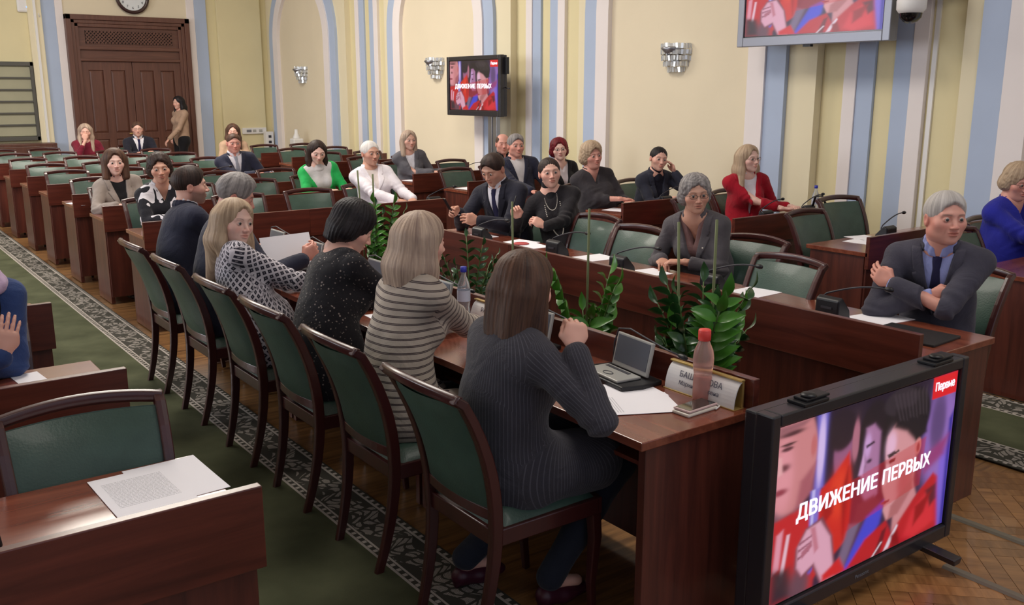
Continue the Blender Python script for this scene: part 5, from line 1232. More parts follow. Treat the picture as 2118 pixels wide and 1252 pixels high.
def bolden(me, d, n=3):
    v = np.empty(len(me.vertices)*3); me.vertices.foreach_get('co', v); v = v.reshape(-1, 3); P_ = [tuple(p.vertices) for p in me.polygons]; s = MB()
    for i in range(n):
        for j in range(2): s.add(v+np.array([d*(i-(n-1)/2), d*(j-.5), .0001*(i+3*j)]), P_)
    return s.mesh('lettering', list(me.materials))
TXT1 = [bolden(text_mesh(w_, .128, M_scrtxt, 0, sp=1.02), .0045) for w_ in ('ДВИЖЕНИЕ', 'ПЕРВЫХ')]
TXT2 = bolden(text_mesh('Первые', .062, M_scrtxt, 0), .0022)
def add_picture(par, w, h, cx, cz, y):
    o = obj('screen', SCR, par); o.location = (cx, y, cz); o.scale = (w, 1, h)
    for me_, (ua, ub) in zip(TXT1, ((.11, .545), (.575, .87))):
        xs_ = [v.co.x for v in me_.vertices]; tw = max(xs_)-min(xs_); t = obj('title_word', me_, o); k_ = (ub-ua)/tw
        t.scale = (k_, .95, 1); t.location = ((ua+ub)/2-.5-k_*(max(xs_)+min(xs_))/2, -.0012, .5-.52); t.rotation_euler = (PI/2, 0, 0)
    bb = [v.co for v in TXT2.vertices]; tw2 = max(b.x for b in bb)-min(b.x for b in bb)
    t = obj('logo_lettering', TXT2, o); t.scale = (.125/tw2, 1.15, 1); t.location = (.92-.5, -.0012, .5-.068); t.rotation_euler = (PI/2, 0, 0)
    return o
def tv(name, label, W0, H0, bez, botm, mfr, depth=.09):
    root = empty(name); tag(root, label, 'television')
    s = MB(); hw, hh = W0/2, H0/2
    s.box((-hw, 0, -hh), (-hw+bez, depth*.6, hh)); s.box((hw-bez, 0, -hh), (hw, depth*.6, hh)); s.box((-hw+bez, 0, hh-bez), (hw-bez, depth*.6, hh)); s.box((-hw+bez, 0, -hh), (hw-bez, depth*.6, -hh+botm))
    s.build('frame', mfr, root, .006)
    MB().box((-hw+.003, depth*.6-.004, -hh+.003), (hw-.003, depth, hh-.003)).build('back_cover', mfr, root, .008)
    MB().box((-hw+.03, .025, -hh+.03), (hw-.03, depth*.6, hh-.03)).build('chassis', M_black, root)
    ph = H0-bez-botm; MB().box((-hw+bez*.6, .016, -hh+botm*.6), (hw-bez*.6, .022, hh-bez*.6)).build('screen_glass', M_blackg, root)
    add_picture(root, W0-2*bez-.02, ph-.016, 0, (botm-bez)/2, .0135)
    return root
# free-standing television on the floor
x0, x1, zt, zb = 2.335, 3.525, .835, .075
M_tvf = mat('tv_frame_black', S(40, 38, 44), .35, coat=.2)
t = tv('television', 'large television standing on the floor at the bottom right beside the table end', x1-x0, zt-zb, .042, .058, M_tvf, .12)
t.location = ((x0+x1)/2, 1.775, (zt+zb)/2)
for sx in (-.36, .42):
    s = MB(); s.sweep([(sx, -.13, -.38+.012-.06+.04), (sx, .02, -.38-.0), (sx, .20, -.38-.015)], [(-.03, -.012), (.03, -.012), (.022, .014), (-.022, .014)], side=(1, 0, 0)); s.box((sx-.02, .02, -.39), (sx+.02, .06, -.33)); s.build('foot', M_tvf, t, .004)
    s = MB(); s.box((sx-.075, .0, .380), (sx+.055, .075, .392)); s.box((sx-.055, .01, .392), (sx+.07, .065, .402)); s.lathe([(.0, .402), (.025, .402), (.028, .408), (.02, .414), (0, .415)], 12, c=(sx-.02, .03, 0)); s.build('top_bracket', M_black, t, .003)
me = text_mesh('Panasonic', .022, M_grey, .0005); o = obj('maker_lettering', me, t); o.location = (-.02, -.001, -.38+.028); o.rotation_euler = (PI/2, 0, 0)
# television on the pole
t = tv('television', 'black television on a grey pole before the arched wall', 1.28, .785, .055, .07, M_tvf, .11)
t.location = (7.20, 10.69, 1.90); t.rotation_euler[2] = -PI/2
s = MB(); s.box((.20, .11, -1.90), (.29, .17, .2)); s.build('pole', M_metal, t, .004); s = MB(); s.box((.31, .11, -1.90), (.40, .17, .2)); s.build('pole', M_metal, t, .004)
s = MB(); s.box((.16, .10, -.25), (.44, .12, .25)); s.box((.05, .05, -1.90), (.55, .30, -1.87)); s.build('bracket', M_darkgrey, t)
s = MB(); s.box((.60, .06, .15), (.70, .10, .36)); s.tube([(.64, .08, -.02), (.70, .08, -.03), (.73, .09, -.035)], .008); s.build('cable_hook', M_black, t, .004)
# large silver television, upper right
t = tv('television', 'large silver-framed television hung on the striped wall at upper right', 1.60, .98, .07, .085, mat('tv_frame_silver', S(142, 144, 154), .35, metal=.5), .12)
t.location = (7.20, 5.38, 2.735); t.rotation_euler[2] = -PI/2
MB().box((-.2, .10, -.15), (.2, .44, .15)).build('bracket', M_darkgrey, t, .01)
s = MB(); s.box((-.06, .02, -.51), (.02, .06, -.489)); s.build('sensor', M_black, t)
# ------------------------------------------------------------------ dome camera, router, clock-side conduit, wall sockets, cables
dc_ = empty('dome_camera', (7.22, 4.42, 2.60)); tag(dc_, 'white dome security camera on a wall arm beside the silver television', 'camera')
MB().lathe([(0, .20), (.05, .20), (.085, .15), (.105, .06), (.112, -.03), (.112, -.05)], 28).build('housing', M_white, dc_); MB().lathe([(.113, -.05), (.115, -.055), (.113, -.12), (.095, -.145), (.088, -.15)], 28).build('collar_ring', M_white, dc_)
MB().lathe([(.088, -.148), (.082, -.185), (.055, -.215), (.02, -.23), (0, -.232)], 28).build('dome', M_blackg, dc_)
s = MB(); s.tube([(0, 0, .18), (0, 0, .24), (.12, -.03, .27), (.30, -.06, .25)], .035, 12); s.box((.30, -.17, .05), (.43, .05, .38)); s.build('wall_arm', M_white, dc_, .01)
cd = MB(); cd.box((XW+D-.04, 4.60, 0), (XW+D, 4.64, 2.6)); tag(cd.build('cable_conduit', M_white), 'white vertical cable conduit under the dome camera, nearer the television', 'conduit', 'conduits under the camera')
cd = MB(); cd.box((XW+D-.04, 4.46, 0), (XW+D, 4.50, 2.6)); tag(cd.build('cable_conduit', M_white), 'white vertical cable conduit under the dome camera, right of its twin', 'conduit', 'conduits under the camera')
rt = empty('wireless_router', (3.26, YW-.005, 3.30)); tag(rt, 'white wireless router box high on the wall at the upper left corner', 'router')
MB().box((-.13, -.06, -.13), (.13, 0, .14)).build('case', M_white, rt, .03); MB().lathe([(0, 0), (.012, 0), (.012, .004), (0, .004)], 12, M=Matrix.Translation((0.02, -.06, -.04)) @ Matrix.Rotation(PI/2, 4, 'X')).build('status_lamp', mat('blue_led', S(120, 170, 255), emit=1.5), rt)
MB().tube([(.13, -.03, -.04), (.18, -.05, -.06), (.20, -.10, -.2)], .008).build('cable', M_white, rt)
sk_ = empty('socket_strip', (0, 0, 0)); tag(sk_, 'long white trunking box with sockets on the back wall near the corner', 'socket box')
MB().box((6.98, YW-.14, .98), (7.48, YW-.085, 1.10)).build('trunking', M_white, sk_, .006)
for i, wd in enumerate((.10, .07, .07)): MB().box((7.06+i*.13, YW-.146, 1.015), (7.06+i*.13+wd, YW-.139, 1.065)).build('socket', M_grey if i == 0 else M_silver, sk_, .003)
sk2 = empty('socket_tower', (0, 0, 0)); tag(sk2, 'white upright socket box in the corner behind the last desks', 'socket box')
MB().box((7.40, YW-.30, .50), (7.56, YW-.16, 1.02)).build('trunking', M_white, sk2, .006)
for i in range(3): MB().box((7.45, YW-.307, .68+i*.11), (7.51, YW-.299, .73+i*.11)).build('socket', M_darkgrey, sk2, .003)
wd_ = empty('water_dispenser', (7.38, 16.95, 0)); tag(wd_, 'slim white stand by the first arch behind the rear desks', 'stand')
MB().box((-.10, -.10, 0), (.10, .10, .95)).build('housing', M_white, wd_, .02); MB().lathe([(0, 1.12), (.03, 1.12), (.035, 1.05), (.07, .97), (.07, .95), (0, .95)], 16).build('top_cap', M_white, wd_)
# crystal sconces
M_cry = mat('crystal', (.86, .88, .90, 1), .12, trans=.55, ior=1.5, metal=.0)
M_cry2 = mat('crystal_bright', (.75, .77, .78, 1), .15, metal=.5)
for i, (y, z) in enumerate(((17.08, 2.10), (12.28, 2.14), (7.37, 2.16))):
    sc_ = empty('wall_sconce', (XW-.075, y, z)); sc_.location = (XW, y, z)
    tag(sc_, ['crystal wall lamp in the farthest arch, nearest the corner', 'crystal wall lamp partly behind the television on the pole', 'crystal wall lamp in the nearest full arch, above the seated people'][i], 'wall lamp', 'crystal sconces')
    MB().lathe([(0, .14), (.11, .14), (.12, .12), (.02, .02), (0, .02)], 20, c=(-.10, 0, 0)).box((-.06, -.05, -.02), (0, .05, .10)).build('bracket', M_metal, sc_)
    s = MB(); rnd = random.Random(i)
    for ring in range(5):
        z0 = .15-.062*ring; rad = (.205, .205, .195, .17, .12)[ring]; n = (20, 20, 18, 15, 10)[ring]
        for k in range(n):
            a = PI/2 + PI*(k+.5)/n; cx, cy = rad*math.cos(a)*.8, rad*math.sin(a); l = .052+rnd.uniform(-.006, .006); zz = z0+rnd.uniform(-.006, .006)
            Mx_ = Matrix.Translation((cx, cy, zz)) @ Matrix.Rotation(a+rnd.uniform(-.5, .5), 4, 'Z') @ Matrix.Rotation(rnd.uniform(-.15, .15), 4, 'X')
            s.box((-.004, -.013, -l/2), (.004, .013, l/2), mi=k % 2, M=Mx_)
    tag(s.build('crystal_drops', [M_cry, M_cry2], sc_), kind='stuff')
# ------------------------------------------------------------------ microphones
def make_mic(sw_=1):
    root = empty('desk_microphone')
    s = MB(); s.prism([(-.055, 0), (.055, 0), (.050, .10), (.020, .115), (-.045, .045)], -.066, .066, axis=0); s.build('base', M_black, root, .008)
    MB().box((-.030, .0535, .055), (.030, .0562, .066)).build('speaker_slot', M_darkgrey, root)
    s = MB(); pts = [(.058, .0, .03), (.062, .0, .10)] + [(.062-.02*math.sin(t_)-.30*t_/1.5, -.02*t_, .11+.075*math.sin(t_*1.15)) for t_ in np.linspace(.1, 1.5, 8)]
    s.tube(pts, .0045, 8); s.build('gooseneck', M_darkgrey, root)
    e = Vector(pts[-1]); d = (e-Vector(pts[-2])).normalized(); q = d.to_track_quat('Z', 'Y').to_matrix().to_4x4()
    MB().lathe([(0, -.01), (.008, -.008), (.012, .004), (.013, .020), (.009, .032), (0, .036)], 14, M=Matrix.Translation(e) @ q).build('mic_head', M_black, root)
    return root
mic0 = make_mic(); mused = [False]
def mic(x, y, rz, label, group, z=.76):
    o = mic0 if not mused[0] else copy_tree(mic0); mused[0] = True; place(o, x, y, rz, label, 'microphone', group, z); return o
# far table: base's slot face turned to the plants, neck running left along the table
for x, y, lb in ((3.90, 2.66, 'black gooseneck microphone before the older man with crossed arms'), (3.88, 3.40, 'gooseneck microphone on the far table half hidden by the big plant'), (3.86, 4.12, 'gooseneck microphone left of the clasped hands of the person in glasses'),
                 (3.92, 4.82, 'gooseneck microphone right of the pearl-necklace person\'s papers'), (3.86, 5.62, 'gooseneck microphone by the phone-holding man\'s sleeve')):
    mic(x, y, PI/2, lb, 'microphones on the far table')
for x, y, lb in ((6.30, 3.90, 'gooseneck microphone with papers on the desk behind the older man'), (6.30, 5.02, 'gooseneck microphone at the right hand of the person in red jacket'), (6.90, 5.05, 'gooseneck microphone between the red jacket and the water bottle'), (6.42, 6.30, 'gooseneck microphone before the person with cheek on hand'), (6.6, 9.98, 'gooseneck microphone right of the grey blazer')):
    mic(x, y, PI, lb, 'microphones on the wall block desks')
for x, y, lb in ((4.62, 7.55, 'gooseneck microphone at the left hand of the person in white suit'), (4.55, 8.80, 'black microphone beside the green cardigan'), (3.45, 10.0, 'black microphone on the empty third row desk'), (3.75, 11.2, 'black microphone before the man with grey tie'), (2.62, 9.95, 'black microphone on the left of the third row')):
    mic(x, y, PI, lb, 'microphones on the central block desks')
mic(.16, 2.44, .5, 'black microphone cut off by the left edge on the nearest desk', 'microphones front left'); mic(.30, 3.70, .1, 'black microphone before the person in blue jacket', 'microphones front left')
# ------------------------------------------------------------------ delegate terminals with flip-up screens on the near table
def make_terminal():
    root = empty('delegate_terminal')            # person sits at -Y of it
    s = MB(); s.prism([(-.17, -.10), (.17, -.10), (.19, .0), (.17, .12), (-.17, .12), (-.19, 0)], 0, .022, axis=2); s.build('tray', M_black, root, .006)
    MB().box((-.135, -.085, .022), (.115, .045, .034)).build('deck', M_silver, root, .004)
    MB().box((-.11, .012, .034), (.06, .030, .036)).build('slot', M_darkgrey, root)
    s = MB(); s.tube([(-.01+.030*math.cos(a), -.045+.017*math.sin(a), .035) for a in np.linspace(0, 2*PI, 17)[:-1]], .002, 6, closed=True); s.build('button_ring', M_darkgrey, root)
    R_ = Matrix.Translation((0, .06, .030)) @ Matrix.Rotation(-.22, 4, 'X')
    s = MB(); s.box((-.130, 0, 0), (.130, .016, .155), M=R_); s.build('flip_screen', M_silver, root, .004)
    MB().box((-.118, -.002, .022), (.118, .0005, .145), M=R_).build('display', mat('display_grey', S(88, 92, 102), .3), root)
    s = MB(); pts = [(-.16, .09, .02), (-.165, .10, .12), (-.14, .105, .19), (-.06, .11, .205), (.06, .115, .185), (.20, .12, .165), (.27, .12, .162)]; s.tube(pts, .0042, 8); s.build('gooseneck', M_darkgrey, root)
    MB().tube([(.27, .12, .162), (.285, .12, .161), (.315, .12, .160), (.328, .12, .160)], .011, 10, scale=[.5, 1, 1.1, .5]).build('mic_head', M_black, root)
    return root
tm = make_terminal()
for i, (x, y, a, lb) in enumerate(((2.38, 2.55, -PI/2-.12, 'flip-screen conference terminal beside the nearest nameplate'), (2.37, 3.15, -PI/2, 'flip-screen terminal just behind the grey pinstripe person\'s head'), (2.37, 3.95, -PI/2, 'flip-screen terminal before the person in the specked dress'),
                                   (2.38, 4.62, -PI/2, 'flip-screen terminal beyond the black-haired person\'s shoulder'), (2.38, 5.45, -PI/2, 'flip-screen terminal behind the held-up white sheet'), (2.38, 6.05, -PI/2, 'flip-screen terminal at the far end of the near table'))):
    o = tm if i == 0 else copy_tree(tm); place(o, x, y, a, lb, 'terminal', 'terminals on the near table', .76); o.scale = (.86, .86, .86)
# ------------------------------------------------------------------ papers
def txt_paper(name, lines):
    m, nt, b = nodes(name); Lk = nt.links.new; tc = nd(nt, 'ShaderNodeTexCoord'); sx = nd(nt, 'ShaderNodeSeparateXYZ'); Lk(tc.outputs['Object'], sx.inputs[0])
    def M(op, x, y=None, z=None):
        n = nd(nt, 'ShaderNodeMath', operation=op)
        for i, w in enumerate((x, y, z)):
            if w is None: continue
            if isinstance(w, (int, float)): n.inputs[i].default_value = w
            else: Lk(w, n.inputs[i])
        return n.outputs[0]
    yy = sx.outputs[1]; xx = sx.outputs[0]
    row = M('GREATER_THAN', M('SINE', M('MULTIPLY', yy, 2*PI/.0095)), .25); cv = nd(nt, 'ShaderNodeCombineXYZ'); Lk(M('MULTIPLY', xx, 320), cv.inputs[0]); Lk(M('FLOOR', M('MULTIPLY', yy, 1/.0095)), cv.inputs[1])
    n = nd(nt, 'ShaderNodeTexNoise', i_Scale=1.0, i_Detail=2.0); Lk(cv.outputs[0], n.inputs['Vector'])
    ink = M('MULTIPLY', row, M('GREATER_THAN', n.outputs['Fac'], .44)); inx = M('LESS_THAN', M('ABSOLUTE', xx), .082); iny = M('MULTIPLY', M('LESS_THAN', yy, .105), M('GREATER_THAN', yy, .105-.0095*lines))
    f_ = M('MULTIPLY', M('MULTIPLY', ink, M('MULTIPLY', inx, iny)), .45)
    mx = nd(nt, 'ShaderNodeMix', data_type='RGBA'); Lk(f_, mx.inputs[0]); mx.inputs[6].default_value = S(246, 244, 250); mx.inputs[7].default_value = S(90, 90, 104); Lk(mx.outputs[2], b.inputs['Base Color']); b.inputs['Roughness'].default_value = .8; return m
M_print = txt_paper('printed_paper', 20); M_print2 = txt_paper('printed_paper_short', 5)
def sheet(x, y, rz, label, m=None, w=.21, h=.297, z=.7605, t=.0012, grp='paper sheets', name='paper_sheet'):
    s = MB(); n = 6; vs = []; fs = []
    for k in (0, 1):
        for j in range(n+1):
            for i in range(n+1):
                u, v = -.5+i/n, -.5+j/n; vs.append((u*w, v*h, k*t + .0025*max(0, abs(u)+abs(v)-.7)))
    K = (n+1)**2
    for j in range(n):
        for i in range(n): a = j*(n+1)+i; fs += [(K+a, K+a+1, K+a+n+2, K+a+n+1), (a, a+n+1, a+n+2, a+1)]
    for i in range(n):
        for a, b_ in (((i), (i+1)), (n*(n+1)+i+1, n*(n+1)+i), ((i+1)*(n+1), i*(n+1)), (i*(n+1)+n, (i+1)*(n+1)+n)): fs.append((a, b_, K+b_, K+a))
    s.add(vs, fs); o = s.build(name, m or M_paper); o.location = (x, y, z); o.rotation_euler[2] = rz; return tag(o, label, 'paper', grp)
sheet(.606, 2.565, .04, 'printed sheet lying on the nearest left desk', M_print, z=.7620); sheet(.705, 2.590, .03, 'blank sheet partly under the printed one on the nearest left desk', z=.7602)
sheet(.55, 3.87, .1, 'narrow white sheet beside the microphone of the person in blue jacket', w=.10, h=.21)
sheet(2.27, 2.42, 1.35, 'sheets under the elbow of the grey pinstripe person', M_print2); sheet(2.22, 2.29, 1.10, 'white sheet with a short line nearest the phone', M_print2, z=.7622)
sheet(2.19, 2.53, 1.2, 'small yellow sticky note beside the terminal', mat('sticky_yellow', S(222, 214, 110), .8), w=.10, h=.10, z=.7622)
sheet(2.22, 3.95, 1.5, 'sheet before the black-haired person in specked dress'); sheet(2.30, 5.70, 1.5, 'sheet before the bearded man')
for x, y, a, lb in ((4.06, 2.52, 1.45, 'white sheet right of the first microphone, before crossed arms'), (4.06, 3.28, 1.6, 'white sheet in front of the empty chair at the far table'), (3.96, 4.04, 1.4, 'white sheet under the clasped hands'), (4.05, 4.62, 1.5, 'white sheet between two microphones on the far table'),
                    (4.02, 5.42, 1.75, 'top sheet of the stack before the pearl-necklace person'), (3.98, 5.25, 1.45, 'lower sheet of the stack before the pearl-necklace person'), (3.95, 5.85, 1.5, 'sheet under the hands of the man with phone')):
    sheet(x, y, a, lb)
for x, y, a, lb in ((6.12, 3.92, .1, 'white sheets by the microphone behind the older man'), (6.28, 4.02, -.2, 'loose sheet lying over others behind the older man'), (5.95, 6.38, .3, 'white sheet before the fair-haired person in dark shirt'), (5.90, 8.83, .1, 'white sheet on the sixth wall-block desk'), (5.90, 10.02, .2, 'white sheet before the grey blazer'), (6.2, 7.6, .1, 'sheet before the man in white turtleneck'),
                    (4.28, 7.66, .2, 'white sheet before the person in white suit'), (2.05, 9.9, .3, 'small bright sheet on the left end of the third row'), (4.42, 11.2, .1, 'sheet under the hand of the man with grey tie')):
    sheet(x, y, a, lb)
# red medallion / glasses on the stack, black pen case
o = MB().lathe([(0, 0), (.055, 0), (.06, .003), (.055, .006), (0, .006)], 24).build('red_disc', mat('coral_disc', S(190, 84, 84), .6)); o.location = (4.02, 5.36, .7625); tag(o, 'coral red round badge lying on the white papers', 'badge')
o = MB().box((-.075, -.012, 0), (.075, .012, .010)).build('pen_case', M_black, None, .004); o.location = (3.93, 5.62, .7625); o.rotation_euler[2] = 1.2; tag(o, 'dark slim pen case at the left of the white papers', 'pen case')
o = boxobj('leather_folder', (-.125, -.165, 0), (.125, .165, .012), mat('folder_black', S(34, 32, 34), .55, bump=.3, bscale=200), None, .003); o.location = (3.90, 2.24, .7602); o.rotation_euler[2] = .06; tag(o, 'black leather folder at the near end of the far table', 'folder')
# sheet held up by the grey-haired man
s = MB(); s.box((-.150, -.0008, -.105), (.150, .0008, .105)); o = s.build('paper_sheet', M_paper); o.location = (2.175, 5.20, .915); o.rotation_euler = (-.50, -.05, -.12); tag(o, 'blank white sheet held upright by the grey-haired man', 'paper')
# ------------------------------------------------------------------ nameplates
M_ink2 = mat('ink_grey', S(104, 102, 116), .8)
def plate(y, x, l1, l2, label, m=None, wd=.33):
    root = empty('nameplate', (x, y, .76), -PI/2); tag(root, label, 'nameplate', 'nameplates on the near table')
    n = 10; s = MB(); pr = [(-.028*math.cos(t_)+.0, .006+.092*t_/1.4) for t_ in np.linspace(0, 1.4, n)]
    pr = [(-.035+.040*(i/(n-1))**1.6, .004+.092*math.sin(i/(n-1)*1.45)) for i in range(n)]
    sec = pr + [(a+.004, b) for a, b in pr[::-1]]
    s.prism([(a, b) for a, b in sec], -wd/2, wd/2, axis=0); s.build('card', m or M_white, root)
    s = MB(); s.box((-wd/2-.004, .006, 0), (wd/2+.004, .014, .104)); s.box((-wd/2-.006, -.038, 0), (wd/2+.006, .014, .004)); s.box((-wd/2-.006, -.004, .100), (wd/2+.006, .014, .106)); s.build('holder', M_gold, root, .001)
    for t_, sz, zz, yy in ((l1, .031, .068, -.0240), (l2, .022, .038, -.0345)):
        if t_:
            me = text_mesh(t_, sz, M_ink2, .0006); o = obj('name_lettering', me, root); o.location = (0, yy, zz); o.rotation_euler = (PI/2-.30, 0, 0)
    return root
plate(2.20, 2.485, 'БАШМАКОВА', 'Марина Петровна', 'white curved nameplate behind the pink bottle at the table end')
plate(3.50, 2.475, 'РАТНИКОВ', 'Роман', 'white curved nameplate between the two nearest people, beside the water bottle')
plate(4.72, 2.480, '', '', 'gold-backed nameplate beyond the black-haired person', mat('plate_gold', S(150, 132, 84), .35, metal=.4), wd=.22)
# ------------------------------------------------------------------ bottles, phone
def glassy(name, col, rough=.08, tr=.85): return mat(name, col, rough, trans=tr, ior=1.33)
b = empty('water_bottle', (2.43, 3.70, .76)); tag(b, 'clear plastic water bottle with blue cap between the striped cardigan and pinstripe blazer', 'bottle')
pr = [(0, 0), (.028, 0), (.032, .008), (.032, .06), (.029, .075), (.032, .09), (.032, .15), (.028, .18), (.014, .215), (.0125, .225), (.0125, .24)]
MB().lathe(pr, 24).build('bottle_body', glassy('clear_plastic', (.86, .9, .95, 1)), b); MB().lathe([(.0, .262), (.015, .262), (.0155, .238), (.014, .236)], 20).build('cap', mat('blue_cap', S(44, 52, 170), .4), b); MB().lathe([(.0325, .095), (.0325, .148)], 24).build('bottle_label', mat('label_white', S(190, 196, 214), .5), b)
b2 = copy_tree(b); b2.location = (7.12, 5.12, .76); b2['label'] = 'small clear bottle with blue cap on the desk by the wall stripes'
b = empty('juice_bottle', (2.455, 2.185, .76)); tag(b, 'translucent pink bottle with red cap at the table end before the nameplate', 'bottle')
pr = [(0, .002), (.030, 0), (.034, .006), (.034, .07), (.032, .095), (.036, .125), (.0375, .155), (.034, .185), (.022, .212), (.019, .222), (.019, .228)]
MB().lathe(pr, 32).build('bottle_body', mat('pink_plastic', (.92, .62, .56, 1), .22, trans=.75, ior=1.25), b)
s = MB(); s.lathe([(0, .262), (.020, .262), (.0225, .258), (.0225, .224), (.0205, .222)], 32); s.build('cap', mat('red_cap', S(226, 72, 66), .4), b)
MB().lathe([(0, .004), (.031, .004), (.032, .008), (.032, .07), (.030, .09), (0, .09)], 28).build('juice', mat('pink_juice', (.86, .42, .36, 1), .1, trans=.5), b)
pb_ = empty('power_bank', (2.345, 2.115, .76), .04); tag(pb_, 'white power bank under the phone at the table corner', 'power bank')
MB().box((-.078, -.038, 0), (.078, .038, .012)).build('case', mat('cream_plastic', S(216, 208, 196), .4), pb_, .005); MB().tube([(.078, .01, .006), (.10, .0, .006), (.095, -.03, .005), (.06, -.042, .005)], .003).build('cable', M_white, pb_)
ph = empty('smartphone', (2.350, 2.118, .7725), .06); tag(ph, 'phone with dark glossy screen on top of the white power bank', 'phone')
MB().box((-.076, -.037, 0), (.076, .037, .009)).build('case', mat('rose_case', S(206, 178, 176), .4), ph, .004); MB().box((-.070, -.032, .009), (.070, .032, .0098)).build('screen', mat('phone_screen', S(40, 42, 40), .08, coat=1), ph)
o = empty('smartphone', (3.80, 5.98, .985), 0); tag(o, 'dark phone held up by the man looking down', 'phone'); MB().box((-.004, -.036, -.075), (.004, .036, .075)).build('case', M_black, o, .003); o.rotation_euler = (0, -.5, -.3)
# pen held by the necklace wearer
o = MB().tube([(0, 0, -.07), (0, 0, .07)], .0045, 8).build('pen', M_black); o.location = (4.16, 5.64, 1.01); o.rotation_euler = (.15, .25, 0); tag(o, 'black pen held up by the person with pearl necklaces', 'pen')
# necklaces, brooches as parts of their wearers
def neck_chain(info, n, drop, wd, r, m, name):
    s = MB(); N, rr_, fc_, uc_ = info['N'], info['rr'], info['fc'], info['uc']; O = info['O']; ts = np.linspace(-1, 1, n)
    for t_ in ts:
        x = wd*math.sin(t_*PI/2)*(.62+.38*math.cos(t_*PI/2)); zz = -drop*(math.cos(t_*PI/2)**1.3) + .015
        y = .075 + .085*min(1, max(0, -zz/.16)) - .09*abs(t_)**4
        p = N + rr_*x + fc_*y + uc_*zz; s.lathe([(0, -r), (r*.7, -r*.7), (r, 0), (r*.7, r*.7), (0, r)], 8, c=tuple(p))
    tag(s.build(name, m, info['root']), kind='stuff')
M_pearl = mat('pearl', S(216, 208, 196), .25, coat=.5)
neck_chain(pc, 84, .36, .085, .0052, M_pearl, 'pearl_necklace'); neck_chain(pc, 50, .15, .07, .0035, M_pearl, 'short_necklace')
for dx, dz in ((-.075, -.16), (.040, -.215), (-.085, -.26)):
    p = pb['N'] + pb['rr']*dx + pb['fc']*.150 + pb['uc']*dz; MB().lathe([(0, -.008), (.008, -.004), (.008, .004), (0, .008)], 10, c=tuple(p)).build('brooch', M_pearl, pb['root'])
# ------------------------------------------------------------------ bag on a chair back, folder under table, cables by the television
bg = empty('shoulder_bag', (6.95, 5.03, .52)); tag(bg, 'dark bag hung on the chair back near the blue wall stripes', 'bag'); MB().box((-.05, .0, -.08), (.10, .07, .30)).build('bag_body', mat('bag_navy', S(34, 34, 50), .7, bump=.4, bscale=50), bg, .02)
MB().tube([(.0, .0, .30), (-.04, -.06, .43), (-.03, -.12, .44), (.0, -.16, .34)], .010).build('strap', M_black, bg)
cb = empty('cable_bundle', (2.58, 2.12, 0)); tag(cb, 'grey cables hanging between the table end and the floor television', 'cables')
for k in range(4):
    pts = [(.02+.02*k, -.02*k, .55-.06*k), (.07+.01*k, -.03, .42), (-.02+.02*k, -.05-.01*k, .28-.02*k), (.06, -.06, .12), (.05+.03*k, -.08, .008), (.16+.05*k, -.10-.02*k, .008)]
    MB().tube([tuple(Vector(p)) for p in pts], .005, 6).build('cable', M_grey if k % 2 else M_black, cb)
MB().box((-.01, .0, .28), (.055, .02, .44)).build('plug_box', mat('plug_beige', S(196, 188, 150), .5), cb, .004)
# ------------------------------------------------------------------ potted plants between the tables
M_leaf = mat('leaf_green', S(44, 84, 42), .32, noise=.3, nscale=5, coat=.25); M_leafb = mat('leaf_bright', S(70, 128, 40), .35, noise=.25, nscale=5, coat=.2); M_stem = mat('stem_green', S(78, 104, 52), .5); M_stick = mat('bamboo_stick', S(98, 106, 68), .6); M_pot = mat('pot_brown', S(78, 60, 50), .5); M_soil = mat('soil', S(44, 34, 28), 1)
def leaf_mesh(m, L=.078, Wl=.034):
    vs = []; fs = []; n = 6
    for i in range(n+1):
        t_ = i/n; w_ = Wl*math.sin(PI*min(1, t_*.98+.02)**.85)*.5; z_ = .010*math.sin(PI*t_)-.006*t_
        vs += [(-w_, t_*L, z_+.35*w_), (0, t_*L, z_-.001), (w_, t_*L, z_+.35*w_)]
    for i in range(n): a = i*3; fs += [(a, a+1, a+4, a+3), (a+1, a+2, a+5, a+4)]
    s = MB(); s.add(vs, fs, 0, True); return s.mesh('leaf', m)
LM = [leaf_mesh(M_leaf), leaf_mesh(M_leafb, .10, .042)]
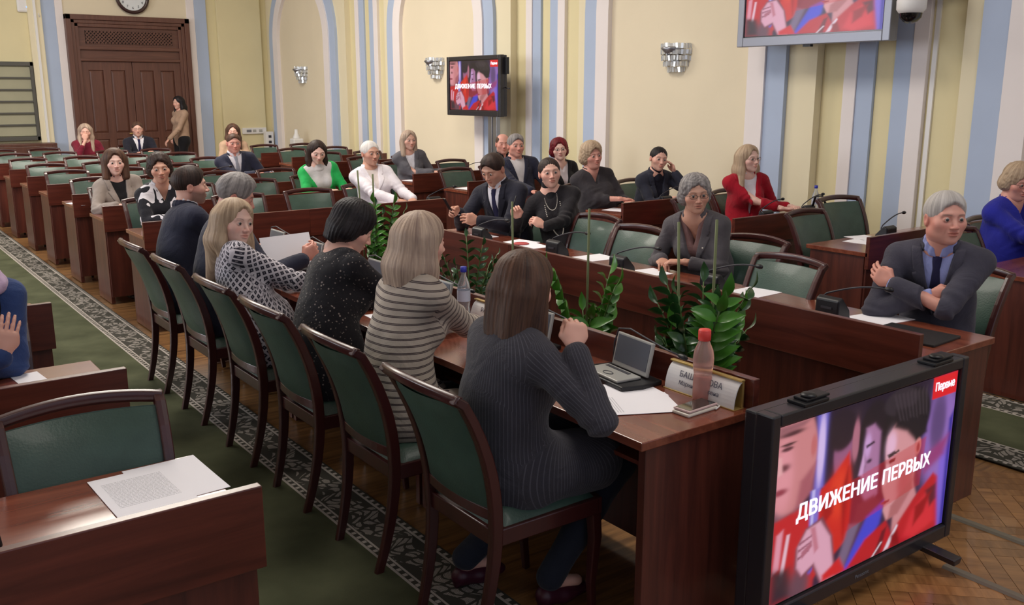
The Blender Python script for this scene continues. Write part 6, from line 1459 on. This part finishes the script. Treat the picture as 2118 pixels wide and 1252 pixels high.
def plant(x, y, stems, label, sticks=(), bright=0, seed=0, pot=.13, hi=1.1, z0=.36, lsz=1.0):
    rnd = random.Random(seed); root = empty('potted_plant', (x, y, 0)); tag(root, label, 'plant', 'potted plants between the tables')
    MB().lathe([(0, 0), (pot*.72, 0), (pot*.8, .02), (pot, z0-.03), (pot*1.06, z0-.03), (pot*1.06, z0), (pot*.95, z0), (pot*.93, z0-.03)], 28).build('pot', M_pot, root); MB().lathe([(0, z0-.035), (pot*.94, z0-.035)], 28).build('soil', M_soil, root)
    for k in range(stems):
        a = 2*PI*k/stems+rnd.uniform(-.4, .4); ln_ = (hi-z0)*rnd.uniform(.62, 1.0); out = rnd.uniform(.06, .20)*(1 if stems > 3 else .45); br = rnd.random() < bright
        P = [Vector((.03*math.cos(a), .03*math.sin(a), z0-.04))]
        for j in range(1, 9): t_ = j/8; P.append(Vector(((.03+out*t_**1.8)*math.cos(a+.15*t_), (.03+out*t_**1.8)*math.sin(a+.15*t_), z0-.04+ln_*(t_-.08*t_*t_))))
        st = MB().tube([tuple(p) for p in P], .006, 6, scale=[1.4-.12*j for j in range(9)]).build('stem', M_stem, root)
        nl = int(ln_/.052)
        for j in range(2, nl+1):
            t_ = min(.999, j/nl); q = t_*8; i0 = min(7, int(q)); p = P[i0].lerp(P[i0+1], q-i0); d = (P[i0+1]-P[i0]).normalized()
            for sd in ((-1, 1) if j < nl else (0,)):
                o = obj('leaf', LM[1 if br else 0], root); o.location = p
                side = Vector((-math.sin(a), math.cos(a), 0)).lerp(Vector((math.cos(a), math.sin(a), 0)), .25*rnd.random())*sd
                dr_ = (side + d*rnd.uniform(.35, .75)).normalized() if sd else d
                up = d.cross(side).cross(dr_) if sd else Vector((math.cos(a), math.sin(a), .2))
                nrm_ = (d*.4+Vector((math.cos(a), math.sin(a), .6))); xx = dr_.cross(nrm_).normalized(); zz = xx.cross(dr_).normalized()
                o.rotation_euler = Matrix((xx, dr_, zz)).transposed().to_euler(); sz = lsz*(1.15-.35*abs(t_-.5)*2*.8)*rnd.uniform(.85, 1.15); o.scale = (sz, sz, sz)
    for sx, sy, tx, ty, hz in sticks: MB().tube([(sx, sy, z0-.1), (tx, ty, hz)], .006, 8).build('support_stick', M_stick, root)
plant(2.96, 2.66, 24, 'large leafy potted plant with two support sticks, nearest the television', ((.0, .10, .02, .17, 1.29), (-.02, -.08, -.02, -.08, 1.33)), .22, 3, .15, 1.14, lsz=1.25)
plant(2.98, 3.43, 5, 'potted plant with bright broad leaves and a tall stick, right of the brown-haired head', ((.0, .0, -.01, -.02, 1.29),), 1, 5, .12, 1.10, lsz=1.25)
plant(2.98, 3.98, 3, 'potted plant mostly hidden behind the nearest brown-haired head', ((.0, .05, .02, .10, 1.26),), .2, 8, .12, 1.02)
plant(2.98, 4.48, 11, 'potted plant right of the blonde head, with small round dark leaves', (), .1, 11, .13, 1.10, lsz=.8)
plant(2.98, 5.55, 9, 'slender tall potted plant rising before the white suit', ((.03, .25, .0, .30, 1.31), (.0, .06, .0, .08, 1.30)), .6, 13, .13, 1.26, lsz=.85)
